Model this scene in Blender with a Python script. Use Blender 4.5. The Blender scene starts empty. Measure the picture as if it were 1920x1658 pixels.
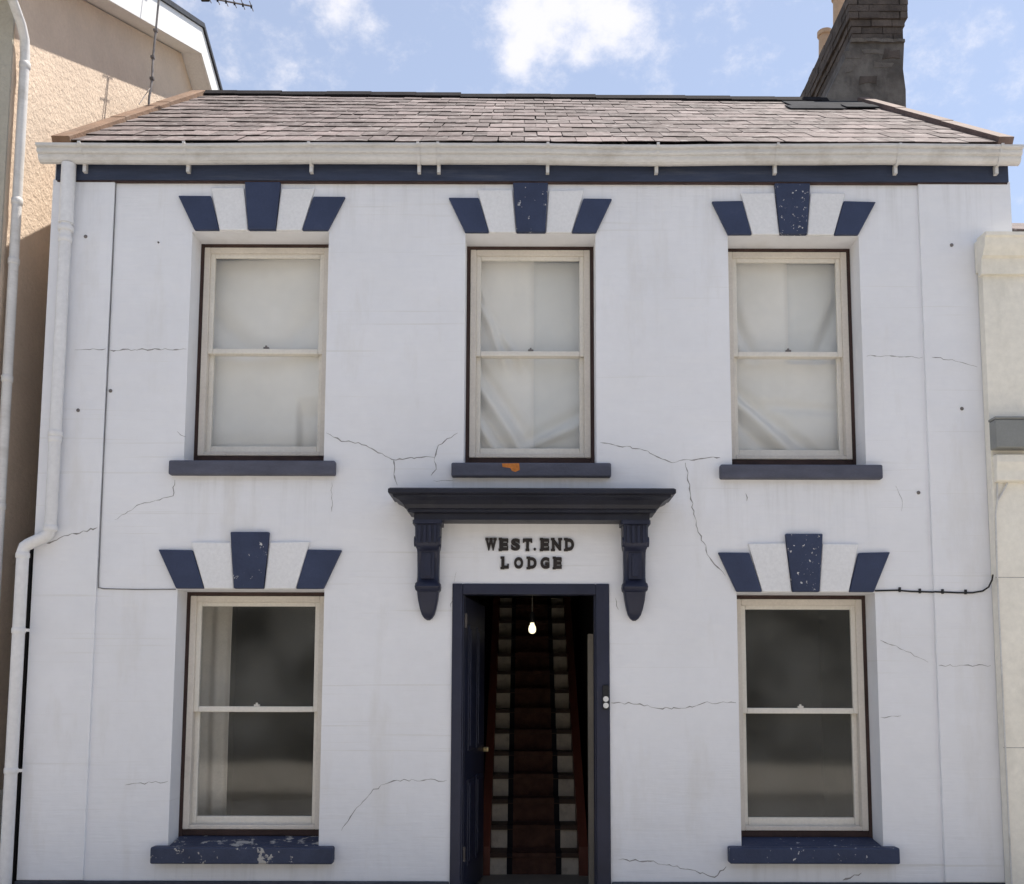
import bpy, math, random
from mathutils import Matrix, Vector
R = math.radians
random.seed(7)
S = bpy.context.scene
COL = S.collection

# ------------------------------------------------------------------ camera
cam_d = bpy.data.cameras.new('camera')
cam = bpy.data.objects.new('camera', cam_d)
COL.objects.link(cam)
cam_d.sensor_fit = 'HORIZONTAL'
cam_d.sensor_width = 36.0
cam_d.lens = 1890.0 * 36.0 / 1920.0
cam_d.shift_x = (960 - 982) / 1920.0
cam_d.shift_y = (1095 - 829) / 1920.0
cam_d.clip_start = 0.05
cam_d.clip_end = 2000
PITCH = 5.8628
cam.matrix_world = (Matrix.Translation((0, -7.0, 1.6)) @ Matrix.Rotation(R(90 + PITCH), 4, 'X')
                    @ Matrix.Rotation(0.0025, 4, 'Z'))
S.camera = cam

# ------------------------------------------------------------------ light
SUN = Vector((1.0, 0.55, 2.9)).normalized()          # towards the sun
elev = math.asin(SUN.z)
azim = math.atan2(SUN.x, SUN.y)
world = bpy.data.worlds.new('World')
S.world = world
world.use_nodes = True
wn, wl = world.node_tree.nodes, world.node_tree.links
wn.clear()
w_out = wn.new('ShaderNodeOutputWorld')
w_bg = wn.new('ShaderNodeBackground')
w_bg.inputs['Strength'].default_value = 0.145
w_sky = wn.new('ShaderNodeTexSky')
w_sky.sky_type = 'NISHITA'
w_sky.sun_disc = False
w_sky.sun_elevation = elev
w_sky.sun_rotation = azim
w_sky.air_density = 1.0
w_sky.dust_density = 0.4
w_sky.ozone_density = 2.0
w_tc = wn.new('ShaderNodeTexCoord')


def wmath(op, a, b=None, c=None, clamp=False):
    n = wn.new('ShaderNodeMath')
    n.operation = op
    n.use_clamp = clamp
    for i, v in enumerate((a, b, c)):
        if v is None:
            continue
        if isinstance(v, (int, float)):
            n.inputs[i].default_value = v
        else:
            wl.new(v, n.inputs[i])
    return n.outputs[0]


def wnoise(scale, detail, rough, mapping=(1, 1, 1), loc=(0, 0, 0)):
    mp = wn.new('ShaderNodeMapping')
    mp.inputs['Scale'].default_value = mapping
    mp.inputs['Location'].default_value = loc
    wl.new(w_tc.outputs['Generated'], mp.inputs['Vector'])
    n = wn.new('ShaderNodeTexNoise')
    n.inputs['Scale'].default_value = scale
    n.inputs['Detail'].default_value = detail
    n.inputs['Roughness'].default_value = rough
    wl.new(mp.outputs[0], n.inputs['Vector'])
    return n.outputs['Fac']


fbm = wnoise(5.5, 9, 0.62, (1, 1, 1.6), (0.3, 0.1, 0.2))
fine = wnoise(26, 9, 0.66, (1, 1, 1.3), (1.3, 0.4, 0.0))
dens = wmath('MULTIPLY', wmath('SUBTRACT', fbm, 0.5), 1.2)
# single fair-weather clouds: direction, angular radius, weight
CLOUDS = [((-0.009, 0.816, 0.577), 0.036, 0.34), ((0.012, 0.820, 0.572), 0.034, 0.36), ((0.000, 0.827, 0.562), 0.024, 0.30),
          ((0.035, 0.812, 0.582), 0.036, 0.24), ((0.066, 0.813, 0.580), 0.036, 0.46), ((0.083, 0.819, 0.567), 0.026, 0.40),
          ((-0.009, 0.837, 0.548), 0.013, 0.42), ((0.049, 0.832, 0.553), 0.013, 0.40), ((-0.131, 0.815, 0.565), 0.013, 0.42),
          ((-0.156, 0.801, 0.579), 0.022, 0.42), ((-0.168, 0.794, 0.587), 0.030, 0.42), ((0.118, 0.824, 0.554), 0.035, 0.22),
          ((0.355, 0.774, 0.525), 0.055, 0.20), ((0.334, 0.787, 0.519), 0.055, 0.16), ((-0.232, 0.819, 0.525), 0.06, 0.20)]
for d, r, wgt in CLOUDS:
    d = Vector(d).normalized()
    dn = wn.new('ShaderNodeVectorMath')
    dn.operation = 'DISTANCE'
    wl.new(w_tc.outputs['Generated'], dn.inputs[0])
    dn.inputs[1].default_value = d
    fall = wmath('SUBTRACT', 1.0, wmath('DIVIDE', dn.outputs['Value'], r * 1.5), clamp=True)
    dens = wmath('ADD', dens, wmath('MULTIPLY', fall, wgt))
dens = wmath('ADD', dens, wmath('MULTIPLY', wmath('SUBTRACT', fine, 0.5), 1.5))
cover = wn.new('ShaderNodeMapRange')
cover.interpolation_type = 'SMOOTHSTEP'
cover.inputs['From Min'].default_value = 0.03
cover.inputs['From Max'].default_value = 0.78
wl.new(dens, cover.inputs['Value'])
hz = wn.new('ShaderNodeMixRGB')                      # thin high veil everywhere
hz.blend_type = 'MIX'
hz.inputs['Fac'].default_value = 0.50
hz.inputs['Color2'].default_value = (1.70, 1.56, 1.40, 1)
wl.new(w_sky.outputs[0], hz.inputs['Color1'])
cm = wn.new('ShaderNodeMixRGB')
cm.inputs['Color2'].default_value = (3.75, 3.65, 3.75, 1)
wl.new(wmath('MULTIPLY', cover.outputs[0], 0.80), cm.inputs['Fac'])
wl.new(hz.outputs[0], cm.inputs['Color1'])
wl.new(cm.outputs[0], w_bg.inputs['Color'])
wl.new(w_bg.outputs[0], w_out.inputs[0])

sun_d = bpy.data.lights.new('sun', 'SUN')
sun_d.energy = 5.0
sun_d.angle = R(0.53)
sun_d.color = (1.0, 0.94, 0.85)
sun = bpy.data.objects.new('sun', sun_d)
COL.objects.link(sun)
sun.rotation_euler = SUN.to_track_quat('Z', 'Y').to_euler()
sun.location = (10, 6, 20)

S.view_settings.view_transform = 'Standard'
S.view_settings.look = 'None'
S.view_settings.gamma = 1.0
S.view_settings.use_curve_mapping = False
S.view_settings.exposure = 1.04


# ------------------------------------------------------------------ materials
def material(name, col, rough=0.75, var=0.12, vscale=2.0, stretch=(1, 1, 1), bump=0.0, bscale=30.0,
             bstretch=(1, 1, 1), spec=0.3, chips=None, per_object=0.0, fine=0.05, dirt=None, metal=0.0, dirt2=None, lumps=0.0, streaks=None):
    m = bpy.data.materials.new(name)
    m.use_nodes = True
    n, l = m.node_tree.nodes, m.node_tree.links
    b = n['Principled BSDF']
    b.inputs['Roughness'].default_value = rough
    b.inputs['Specular IOR Level'].default_value = spec
    b.inputs['Metallic'].default_value = metal
    tc = n.new('ShaderNodeTexCoord')
    geo = n.new('ShaderNodeNewGeometry')
    pos = geo.outputs['Position']

    def noise(scale, st, detail=6, rgh=0.6):
        mp = n.new('ShaderNodeMapping')
        mp.inputs['Scale'].default_value = st
        l.new(pos, mp.inputs['Vector'])
        t = n.new('ShaderNodeTexNoise')
        t.inputs['Scale'].default_value = scale
        t.inputs['Detail'].default_value = detail
        t.inputs['Roughness'].default_value = rgh
        l.new(mp.outputs[0], t.inputs['Vector'])
        return t.outputs['Fac']

    def ramp(v, a, c):
        r_ = n.new('ShaderNodeMapRange')
        r_.inputs['From Min'].default_value = a
        r_.inputs['From Max'].default_value = c
        l.new(v, r_.inputs['Value'])
        return r_.outputs[0]

    def mix(f, c1, c2, mode='MIX'):
        x = n.new('ShaderNodeMixRGB')
        x.blend_type = mode
        for sock, v in ((x.inputs['Fac'], f), (x.inputs['Color1'], c1), (x.inputs['Color2'], c2)):
            if hasattr(v, 'is_output'):
                l.new(v, sock)
            elif isinstance(v, (int, float)):
                sock.default_value = v
            else:
                sock.default_value = tuple(v) + (1,)
        return x.outputs[0]
    lo = [c * (1 - var) for c in col]
    hi = [min(1, c * (1 + var)) for c in col]
    c = mix(ramp(noise(vscale, stretch), 0.3, 0.7), lo, hi)
    if fine:
        c = mix(ramp(noise(vscale * 14, stretch, 3), 0.3, 0.7), c,
                mix(1.0, c, [1 - 2 * fine] * 3, 'MULTIPLY'))
    if per_object:
        oi = n.new('ShaderNodeObjectInfo')
        h = n.new('ShaderNodeHueSaturation')
        mr = n.new('ShaderNodeMapRange')
        mr.inputs['To Min'].default_value = 1 - per_object
        mr.inputs['To Max'].default_value = 1 + per_object
        at = n.new('ShaderNodeAttribute')
        at.attribute_name = 'var'
        ad = n.new('ShaderNodeMath')
        l.new(oi.outputs['Random'], ad.inputs[0])
        l.new(at.outputs['Fac'], ad.inputs[1])
        fr_ = n.new('ShaderNodeMath')
        fr_.operation = 'FRACT'
        l.new(ad.outputs[0], fr_.inputs[0])
        l.new(fr_.outputs[0], mr.inputs['Value'])
        l.new(mr.outputs[0], h.inputs['Value'])
        l.new(c, h.inputs['Color'])
        c = h.outputs[0]
    if dirt:
        dc, ds, da, db, dst = dirt
        c = mix(ramp(noise(ds, dst, 8, 0.65), da, db), c, dc)
    if dirt2:
        dc, ds, da, db, dst = dirt2
        c = mix(ramp(noise(ds, dst, 5, 0.6), da, db), c, dc)
    if streaks:                                   # dribbles of rain-washed dirt left below the sills and the fascia
        def mm(op, a, b_=0.0, cl=False):
            q = n.new('ShaderNodeMath')
            q.operation = op
            q.use_clamp = cl
            for k_, v_ in enumerate((a, b_)):
                if hasattr(v_, 'is_output'):
                    l.new(v_, q.inputs[k_])
                else:
                    q.inputs[k_].default_value = v_
            return q.outputs[0]
        sx = n.new('ShaderNodeSeparateXYZ')
        l.new(pos, sx.inputs[0])
        tot = None
        for xa, xb, zt_ in streaks:
            inx = mm('MULTIPLY', mm('GREATER_THAN', sx.outputs['X'], xa), mm('LESS_THAN', sx.outputs['X'], xb))
            fall = mm('MULTIPLY', mm('LESS_THAN', sx.outputs['Z'], zt_), mm('SUBTRACT', 1.0, mm('DIVIDE', mm('SUBTRACT', zt_, sx.outputs['Z']), 0.55), True))
            t_ = mm('MULTIPLY', inx, fall)
            tot = t_ if tot is None else mm('MAXIMUM', tot, t_)
        run = mm('MULTIPLY', tot, ramp(noise(9.0, (1.6, 1, 0.10), 4, 0.7), 0.48, 0.78))
        c = mix(mm('MULTIPLY', run, 0.32, True), c, (0.42, 0.41, 0.39))
    if chips:
        cc, cs, ct = chips
        c = mix(ramp(noise(cs, (1, 1, 1), 4, 0.7), ct, ct + 0.025), c, cc)
    l.new(c, b.inputs['Base Color'])
    if bump:
        bp = n.new('ShaderNodeBump')
        bp.inputs['Strength'].default_value = bump
        bp.inputs['Distance'].default_value = 0.02
        l.new(noise(bscale, bstretch, 7, 0.6), bp.inputs['Height'])
        if lumps:
            b2 = n.new('ShaderNodeBump')
            b2.inputs['Strength'].default_value = lumps
            b2.inputs['Distance'].default_value = 0.05
            l.new(noise(2.6, (1, 1, 1), 3, 0.5), b2.inputs['Height'])
            l.new(b2.outputs[0], bp.inputs['Normal'])
        l.new(bp.outputs[0], b.inputs['Normal'])
    return m


M = {}
M['wall'] = material('painted_render', (0.772, 0.774, 0.800), 0.8, 0.05, 0.8, bump=0.17, bscale=7,
                     bstretch=(0.5, 0.5, 6), fine=0.012, dirt=((0.62, 0.60, 0.57), 1.7, 0.56, 0.92, (1.6, 1, 0.35)),
                     dirt2=((0.69, 0.685, 0.68), 2.4, 0.62, 0.72, (0.22, 0.5, 13)),
                     lumps=0.35, streaks=[(-2.49, -1.33, 3.07), (-0.51, 0.61, 3.06), (1.38, 2.51, 3.05), (-2.50, -1.28, 0.42), (1.39, 2.53, 0.43), (-3.3, 3.4, 5.24)])
M['white_block'] = material('white_masonry_paint', (0.775, 0.772, 0.780), 0.75, 0.03, 3, bump=0.1, bscale=20)
M['navy'] = material('navy_masonry_paint', (0.036, 0.049, 0.100), 0.6, 0.14, 5, bump=0.15, bscale=30, spec=0.35,
                     dirt=((0.075, 0.085, 0.13), 5, 0.6, 0.9, (1, 1, 1)))
M['navy_chip'] = material('chipped_navy_paint', (0.037, 0.049, 0.096), 0.6, 0.15, 5, bump=0.3, bscale=30,
                          chips=((0.55, 0.54, 0.52), 26, 0.62))
M['navy_chip_few'] = material('lightly_chipped_navy_paint', (0.037, 0.049, 0.096), 0.6, 0.15, 5, bump=0.3, bscale=30,
                              chips=((0.55, 0.54, 0.52), 21, 0.64))
M['navy_worn'] = material('worn_navy_paint', (0.042, 0.052, 0.092), 0.6, 0.2, 6, bump=0.5, bscale=26,
                          chips=((0.42, 0.40, 0.37), 10, 0.585))
M['sill_blue'] = material('faded_blue_paint', (0.088, 0.092, 0.125), 0.65, 0.2, 4, (1, 1, 3), bump=0.3, bscale=30,
                          chips=((0.40, 0.39, 0.38), 17, 0.73))
M['hood'] = material('dark_navy_gloss', (0.013, 0.014, 0.025), 0.45, 0.25, 4, bump=0.15, bscale=25, spec=0.4,
                     dirt=((0.04, 0.041, 0.045), 6, 0.58, 0.85, (1, 1, 2)))
M['fascia'] = material('navy_fascia_paint', (0.036, 0.046, 0.080), 0.5, 0.25, 3, (0.5, 1, 4), bump=0.2, bscale=20,
                       dirt=((0.11, 0.12, 0.14), 3, 0.55, 0.9, (0.4, 1, 5)))
M['door_blue'] = material('dark_blue_door_paint', (0.016, 0.019, 0.042), 0.45, 0.2, 4, bump=0.1, bscale=20, spec=0.4)
M['plinth'] = material('dark_plinth_paint', (0.05, 0.055, 0.07), 0.8, 0.3, 5, bump=0.4, bscale=25)
M['frame'] = material('cream_window_paint', (0.69, 0.635, 0.565), 0.5, 0.06, 4, bump=0.08, bscale=30,
                      dirt=((0.36, 0.31, 0.27), 5, 0.6, 0.95, (1, 1, 1)), spec=0.4)
M['sash'] = material('pale_sash_paint', (0.76, 0.72, 0.65), 0.45, 0.05, 4, bump=0.06, bscale=30, spec=0.4)
M['brown_box'] = material('dark_brown_timber', (0.055, 0.032, 0.028), 0.7, 0.3, 8, (1, 1, 0.3), bump=0.3, bscale=30)
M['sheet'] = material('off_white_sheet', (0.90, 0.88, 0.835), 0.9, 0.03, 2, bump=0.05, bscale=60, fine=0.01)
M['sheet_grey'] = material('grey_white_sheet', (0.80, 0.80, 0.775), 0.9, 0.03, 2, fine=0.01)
M['gutter'] = material('off_white_plastic', (0.63, 0.615, 0.60), 0.4, 0.06, 2, (1, 1, 3), spec=0.45,
                       dirt=((0.36, 0.33, 0.295), 3.0, 0.52, 0.85, (1.2, 1, 2.0)))
M['pipe'] = material('painted_downpipe', (0.74, 0.73, 0.73), 0.42, 0.05, 2, spec=0.45, bump=0.05, bscale=20,
                     dirt=((0.45, 0.44, 0.43), 3, 0.6, 0.95, (1, 1, 0.5)))
M['slate'] = material('weathered_slate', (0.150, 0.121, 0.118), 0.85, 0.34, 1.3, (1, 1.2, 1.2), bump=0.5, bscale=22,
                      per_object=0.34, spec=0.18, fine=0.12,
                      dirt=((0.085, 0.064, 0.060), 2.0, 0.50, 0.76, (0.8, 1, 1)),
                      dirt2=((0.29, 0.265, 0.255), 9.0, 0.54, 0.72, (1.2, 1, 2.2)))
M['deck'] = material('roof_underlay', (0.05, 0.045, 0.042), 0.9)
M['ridge'] = material('dark_ridge_tile', (0.018, 0.016, 0.018), 0.9, 0.25, 5, bump=0.4, bscale=25, spec=0.05)
M['verge'] = material('weathered_verge_timber', (0.165, 0.098, 0.062), 0.8, 0.22, 6, (1, 0.5, 0.5), bump=0.5, bscale=25,
                      dirt=((0.17, 0.12, 0.09), 5, 0.5, 0.8, (3, 0.6, 0.6)))
M['verge_dark'] = material('dark_verge_timber', (0.15, 0.105, 0.09), 0.8, 0.25, 6, bump=0.5, bscale=25)
M['soot'] = material('sooty_chimney_render', (0.095, 0.083, 0.075), 0.9, 0.5, 4, bump=1.0, bscale=11,
                     dirt=((0.19, 0.172, 0.155), 3.0, 0.5, 0.75, (1, 1, 0.6)))
M['soot_dark'] = material('soot_stain', (0.035, 0.032, 0.03), 0.95, 0.4, 8, bump=0.8, bscale=20)
M['ledge'] = material('weathered_mortar', (0.125, 0.110, 0.098), 0.95, 0.35, 9, bump=0.8, bscale=25)
M['brick'] = material('sooty_brick', (0.084, 0.068, 0.060), 0.95, 0.35, 7, bump=0.8, bscale=30, per_object=0.22)
M['lead'] = material('lead_sheet', (0.030, 0.031, 0.036), 0.9, 0.4, 6, bump=0.3, bscale=15, spec=0.05)
M['terracotta'] = material('pale_terracotta', (0.52, 0.36, 0.24), 0.8, 0.15, 5, bump=0.2, bscale=25)
M['tan'] = material('tan_roughcast', (0.61, 0.490, 0.385), 0.9, 0.07, 2.5, bump=0.7, bscale=26, fine=0.04,
                    dirt=((0.55, 0.43, 0.33), 7, 0.55, 0.9, (1, 1, 1)))
M['tan_shaded'] = material('shaded_tan_render', (0.42, 0.39, 0.33), 0.9, 0.06, 2, bump=0.5, bscale=30)  # front face greyer than the gable: its shade is put into the colour
M['white_pvc'] = material('white_bargeboard', (0.78, 0.77, 0.75), 0.4, 0.03, 3, spec=0.4)
M['tile_edge'] = material('black_roof_tile', (0.035, 0.037, 0.045), 0.6, 0.2, 4, bump=0.3, bscale=20)
M['cream'] = material('cream_painted_render', (0.84, 0.80, 0.71), 0.8, 0.06, 1.4, bump=0.25, bscale=18,
                      dirt=((0.5, 0.48, 0.42), 2, 0.55, 0.95, (1, 1, 0.4)))
M['grey_box'] = material('grey_utility_plastic', (0.24, 0.245, 0.235), 0.5, 0.08, 5, spec=0.4)
M['black'] = material('black_rubber', (0.02, 0.02, 0.022), 0.6, 0.2, 5)
M['crack'] = material('crack_grey', (0.30, 0.29, 0.285), 0.95, 0.25, 30)  # mid-grey for the crack lines and render joints
M['old_cable'] = material('painted_over_cable', (0.20, 0.195, 0.195), 0.8, 0.4, 8)
M['steel'] = material('weathered_steel', (0.20, 0.18, 0.17), 0.5, 0.25, 12, metal=0.6)
M['brass'] = material('old_brass', (0.45, 0.36, 0.2), 0.35, 0.1, 8, metal=0.9)
M['letter'] = material('dark_bronze_letter', (0.028, 0.022, 0.02), 0.5, 0.2, 20)
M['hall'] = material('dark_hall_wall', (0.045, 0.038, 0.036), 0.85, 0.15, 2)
M['hall_bounce'] = material('pale_hall_bounce', (0.24, 0.21, 0.18), 0.6, 0.1, 5)  # unseen floor, paled to throw light up onto the risers
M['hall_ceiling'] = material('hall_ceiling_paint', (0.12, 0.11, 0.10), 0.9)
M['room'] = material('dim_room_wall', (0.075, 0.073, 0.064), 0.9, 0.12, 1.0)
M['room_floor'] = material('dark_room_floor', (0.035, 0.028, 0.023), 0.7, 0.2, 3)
M['step'] = material('white_painted_step', (0.62, 0.55, 0.45), 0.7, 0.15, 8, dirt=((0.36, 0.30, 0.24), 9, 0.5, 0.75, (1, 1, 1)))
M['tread'] = material('dark_brown_tread', (0.075, 0.045, 0.032), 0.6, 0.3, 8)  # dark brown band between the white risers
M['stringer'] = material('red_brown_stringer', (0.17, 0.050, 0.030), 0.5, 0.25, 6, (1, 0.3, 0.3), spec=0.4)
M['runner'] = material('rust_brown_carpet', (0.108, 0.053, 0.037), 0.95, 0.3, 14, bump=0.4, bscale=120)
M['runner_edge'] = material('dark_carpet_border', (0.016, 0.015, 0.018), 0.95, 0.2, 14)
M['fabric'] = material('dusty_cream_fabric', (0.22, 0.195, 0.16), 0.95, 0.12, 4)
M['net'] = material('grey_net_curtain', (0.55, 0.52, 0.47), 0.95, 0.10, 5)
M['table'] = material('pale_table_paint', (0.50, 0.49, 0.45), 0.6, 0.08, 3)
M['rust'] = material('orange_rust', (0.62, 0.22, 0.05), 0.8, 0.3, 25)
M['pave'] = material('concrete_paving', (0.32, 0.30, 0.27), 0.9, 0.12, 2, bump=0.3, bscale=30)
M['pale_pave'] = material('pale_bounce_paving', (0.56, 0.52, 0.46), 0.9, 0.10, 2, bump=0.3, bscale=30)  # unseen ground, paled for bounce light and a bright reflection
M['kerb'] = material('granite_kerb', (0.36, 0.35, 0.34), 0.85, 0.15, 5, bump=0.3, bscale=40)
M['road'] = material('worn_concrete_road', (0.26, 0.25, 0.235), 0.9, 0.15, 3, bump=0.6, bscale=90)  # unseen road, paled to bounce light onto the facade
M['ground'] = material('earth_ground', (0.22, 0.20, 0.16), 0.95, 0.2, 1)
M['yellow'] = material('yellow_road_paint', (0.55, 0.38, 0.06), 0.8, 0.15, 10)
M['terrace_bounce'] = material('white_terrace_bounce', (0.76, 0.74, 0.69), 0.85, 0.06, 2, bump=0.4, bscale=20)  # unseen front kept white to bounce light onto the facade
M['dark_reflected_band'] = material('dark_band_for_panes', (0.16, 0.155, 0.14), 0.6, 0.3, 1.0)  # added dark band, so the upper sashes mirror something dark
M['plug'] = material('white_bell_button', (0.75, 0.74, 0.72), 0.4, 0.02, 5)


def emission(name, col, strength):
    m = bpy.data.materials.new(name)
    m.use_nodes = True
    b = m.node_tree.nodes['Principled BSDF']
    b.inputs['Base Color'].default_value = (0.8, 0.8, 0.75, 1)
    b.inputs['Emission Color'].default_value = tuple(col) + (1,)
    b.inputs['Emission Strength'].default_value = strength
    return m


M['bulb'] = emission('glowing_bulb', (1.0, 0.90, 0.60), 0.8)


def glass(name):
    m = bpy.data.materials.new(name)
    m.use_nodes = True
    n, l = m.node_tree.nodes, m.node_tree.links
    n.clear()
    out = n.new('ShaderNodeOutputMaterial')
    mx = n.new('ShaderNodeMixShader')
    tr = n.new('ShaderNodeBsdfTransparent')
    tr.inputs['Color'].default_value = (0.985, 0.985, 0.98, 1)
    gl = n.new('ShaderNodeBsdfGlossy')
    gl.inputs['Roughness'].default_value = 0.055
    geo = n.new('ShaderNodeNewGeometry')
    t = n.new('ShaderNodeTexNoise')
    t.inputs['Scale'].default_value = 2.2
    t.inputs['Detail'].default_value = 1.5
    l.new(geo.outputs['Position'], t.inputs['Vector'])
    bp = n.new('ShaderNodeBump')
    bp.inputs['Strength'].default_value = 0.012
    bp.inputs['Distance'].default_value = 0.05
    l.new(t.outputs['Fac'], bp.inputs['Height'])
    l.new(bp.outputs[0], gl.inputs['Normal'])
    # Schlick reflectance from either side of the pane
    dt = n.new('ShaderNodeVectorMath')
    dt.operation = 'DOT_PRODUCT'
    l.new(geo.outputs['Incoming'], dt.inputs[0])
    l.new(geo.outputs['Normal'], dt.inputs[1])

    def mth(op, a, b):
        q = n.new('ShaderNodeMath')
        q.operation = op
        for k, v in enumerate((a, b)):
            if isinstance(v, (int, float)):
                q.inputs[k].default_value = v
            else:
                l.new(v, q.inputs[k])
        return q.outputs[0]
    inv = mth('SUBTRACT', 1.0, mth('ABSOLUTE', dt.outputs['Value'], 0))
    l.new(mth('ADD', 0.032, mth('MULTIPLY', mth('POWER', inv, 5.0), 0.9)), mx.inputs[0])
    l.new(tr.outputs[0], mx.inputs[1])
    l.new(gl.outputs[0], mx.inputs[2])
    df = n.new('ShaderNodeBsdfDiffuse')              # dust film, put in to whiten the panes with milky haze
    df.inputs['Color'].default_value = (0.62, 0.62, 0.58, 1)
    td = n.new('ShaderNodeTexNoise')
    td.inputs['Scale'].default_value = 1.9
    td.inputs['Detail'].default_value = 4
    l.new(geo.outputs['Position'], td.inputs['Vector'])
    mr = n.new('ShaderNodeMapRange')
    mr.inputs['From Min'].default_value = 0.35
    mr.inputs['From Max'].default_value = 0.70
    mr.inputs['To Min'].default_value = 0.004
    mr.inputs['To Max'].default_value = 0.060
    l.new(td.outputs['Fac'], mr.inputs['Value'])
    m2 = n.new('ShaderNodeMixShader')
    l.new(mr.outputs[0], m2.inputs[0])
    l.new(mx.outputs[0], m2.inputs[1])
    l.new(df.outputs[0], m2.inputs[2])
    l.new(m2.outputs[0], out.inputs[0])
    return m


M['glass'] = glass('window_glass')


# ------------------------------------------------------------------ mesh helpers
def link(o, parent=None):
    COL.objects.link(o)
    if parent is not None:
        o.parent = parent
        if parent.type == 'EMPTY':
            o.matrix_parent_inverse = Matrix.Translation(-parent.location)
    return o


class MB:
    def __init__(self):
        self.v, self.f, self.m = [], [], []

    def face(self, pts, m=0):
        i = len(self.v)
        self.v += [tuple(p) for p in pts]
        self.f.append(tuple(range(i, i + len(pts))))
        self.m.append(m)

    def box(self, x0, x1, y0, y1, z0, z1, m=0):
        i = len(self.v)
        self.v += [(x, y, z) for z in (z0, z1) for y in (y0, y1) for x in (x0, x1)]
        for q in ((0, 2, 3, 1), (4, 5, 7, 6), (0, 1, 5, 4), (2, 6, 7, 3), (0, 4, 6, 2), (1, 3, 7, 5)):
            self.f.append(tuple(i + k for k in q))
            self.m.append(m)
        return self

    def rings(self, rings, caps=True, m=0):
        n = len(rings[0])
        i = len(self.v)
        for r in rings:
            self.v += [tuple(p) for p in r]
        for a in range(len(rings) - 1):
            for k in range(n):
                self.f.append((i + a * n + k, i + a * n + (k + 1) % n, i + (a + 1) * n + (k + 1) % n, i + (a + 1) * n + k))
                self.m.append(m)
        if caps:
            self.f.append(tuple(i + k for k in range(n))[::-1])
            b = i + (len(rings) - 1) * n
            self.f.append(tuple(b + k for k in range(n)))
            self.m += [m, m]
        return self

    def prism_xz(self, poly, y0, y1, m=0):
        return self.rings([[(x, y0, z) for x, z in poly], [(x, y1, z) for x, z in poly]], True, m)

    def prism_yz(self, poly, x0, x1, m=0):
        return self.rings([[(x0, y, z) for y, z in poly], [(x1, y, z) for y, z in poly]], True, m)

    def tube(self, pts, r, n=10, m=0):
        pts = [Vector(p) for p in pts]
        rr = r if isinstance(r, (list, tuple)) else [r] * len(pts)
        rings = []
        up = None
        for k, p in enumerate(pts):
            if k == 0:
                t = pts[1] - p
            elif k == len(pts) - 1:
                t = p - pts[k - 1]
            else:
                t = (pts[k + 1] - p).normalized() + (p - pts[k - 1]).normalized()
            t.normalize()
            if up is None:
                up = Vector((0, 1, 0)) if abs(t.y) < 0.8 else Vector((1, 0, 0))
            a = t.cross(up).normalized()
            b = t.cross(a).normalized()
            rings.append([p + a * rr[k] * math.cos(q) + b * rr[k] * math.sin(q)
                          for q in [2 * math.pi * j / n for j in range(n)]])
        return self.rings(rings, True, m)

    def lathe(self, prof, cx, cy, n=16, m=0):
        return self.rings([[(cx + r * math.cos(2 * math.pi * j / n), cy + r * math.sin(2 * math.pi * j / n), z)
                            for j in range(n)] for r, z in prof], True, m)

    def build(self, name, mats, parent=None, smooth=False, bevel=0, seg=2, label=None):
        me = bpy.data.meshes.new(name)
        me.from_pydata(self.v, [], self.f)
        if not isinstance(mats, (list, tuple)):
            mats = [mats]
        for k in mats:
            me.materials.append(M[k])
        for p, mi in zip(me.polygons, self.m):
            p.material_index = mi
            p.use_smooth = bool(smooth)
        me.update()
        import bmesh
        bm = bmesh.new()
        bm.from_mesh(me)
        bmesh.ops.recalc_face_normals(bm, faces=bm.faces)
        bm.to_mesh(me)
        bm.free()
        if smooth and not smooth == 'all':
            me.set_sharp_from_angle(angle=R(40))
        o = bpy.data.objects.new(name, me)
        link(o, parent)
        if bevel:
            b = o.modifiers.new('bevel', 'BEVEL')
            b.width = bevel
            b.segments = seg
            b.limit_method = 'ANGLE'
        if label:
            o['label'] = label
        return o


def thing(name, label, cat, loc=(0, 0, 0), group=None):
    o = bpy.data.objects.new(name, None)
    o.location = loc
    o.empty_display_size = 0.1
    COL.objects.link(o)
    o['label'] = label
    o['category'] = cat
    if group:
        o['group'] = group
    return o


def tag(o, label, cat, group=None):
    o['label'] = label
    o['category'] = cat
    if group:
        o['group'] = group
    return o


def structure(o):
    o['kind'] = 'structure'
    return o


# ------------------------------------------------------------------ ground
structure(MB().box(-400, 400, -400, 400, -0.9, -0.16).build('ground', 'ground'))
structure(MB().box(-60, 60, -4.4, -0.02, -0.159, 0.0).build('pavement', 'pave'))
structure(MB().box(-60, 60, -8.1, -4.55, -0.159, -0.12).build('road', 'road'))
kb = structure(MB().box(-60, 60, -4.55, -4.40, -0.158, 0.006).build('kerb', 'kerb', bevel=0.015))
structure(MB().box(-60, 60, -13.8, -8.10, -0.159, 0.003).build('far_pavement', 'pale_pave'))  # unseen; widened to mirror as a pale band in the lower panes

# ------------------------------------------------------------------ the house
HX0, HX1 = -3.42, 3.52
house = thing('house', 'two-storey pale grey rendered house with navy keystones, slate roof and open front door', 'house', (0, 2.8, 0))

# openings: x0, x1, z_bottom, z_top
OPEN = {'U1': (-2.405, -1.416, 3.12, 4.876), 'U2': (-0.428, 0.513, 3.11, 4.863), 'U3': (1.470, 2.418, 3.10, 4.852),
        'L1': (-2.415, -1.390, 0.46, 2.275), 'L3': (1.485, 2.450, 0.46, 2.262), 'D': (-0.487, 0.586, 0.10, 2.312)}
WT = 0.45


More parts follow.
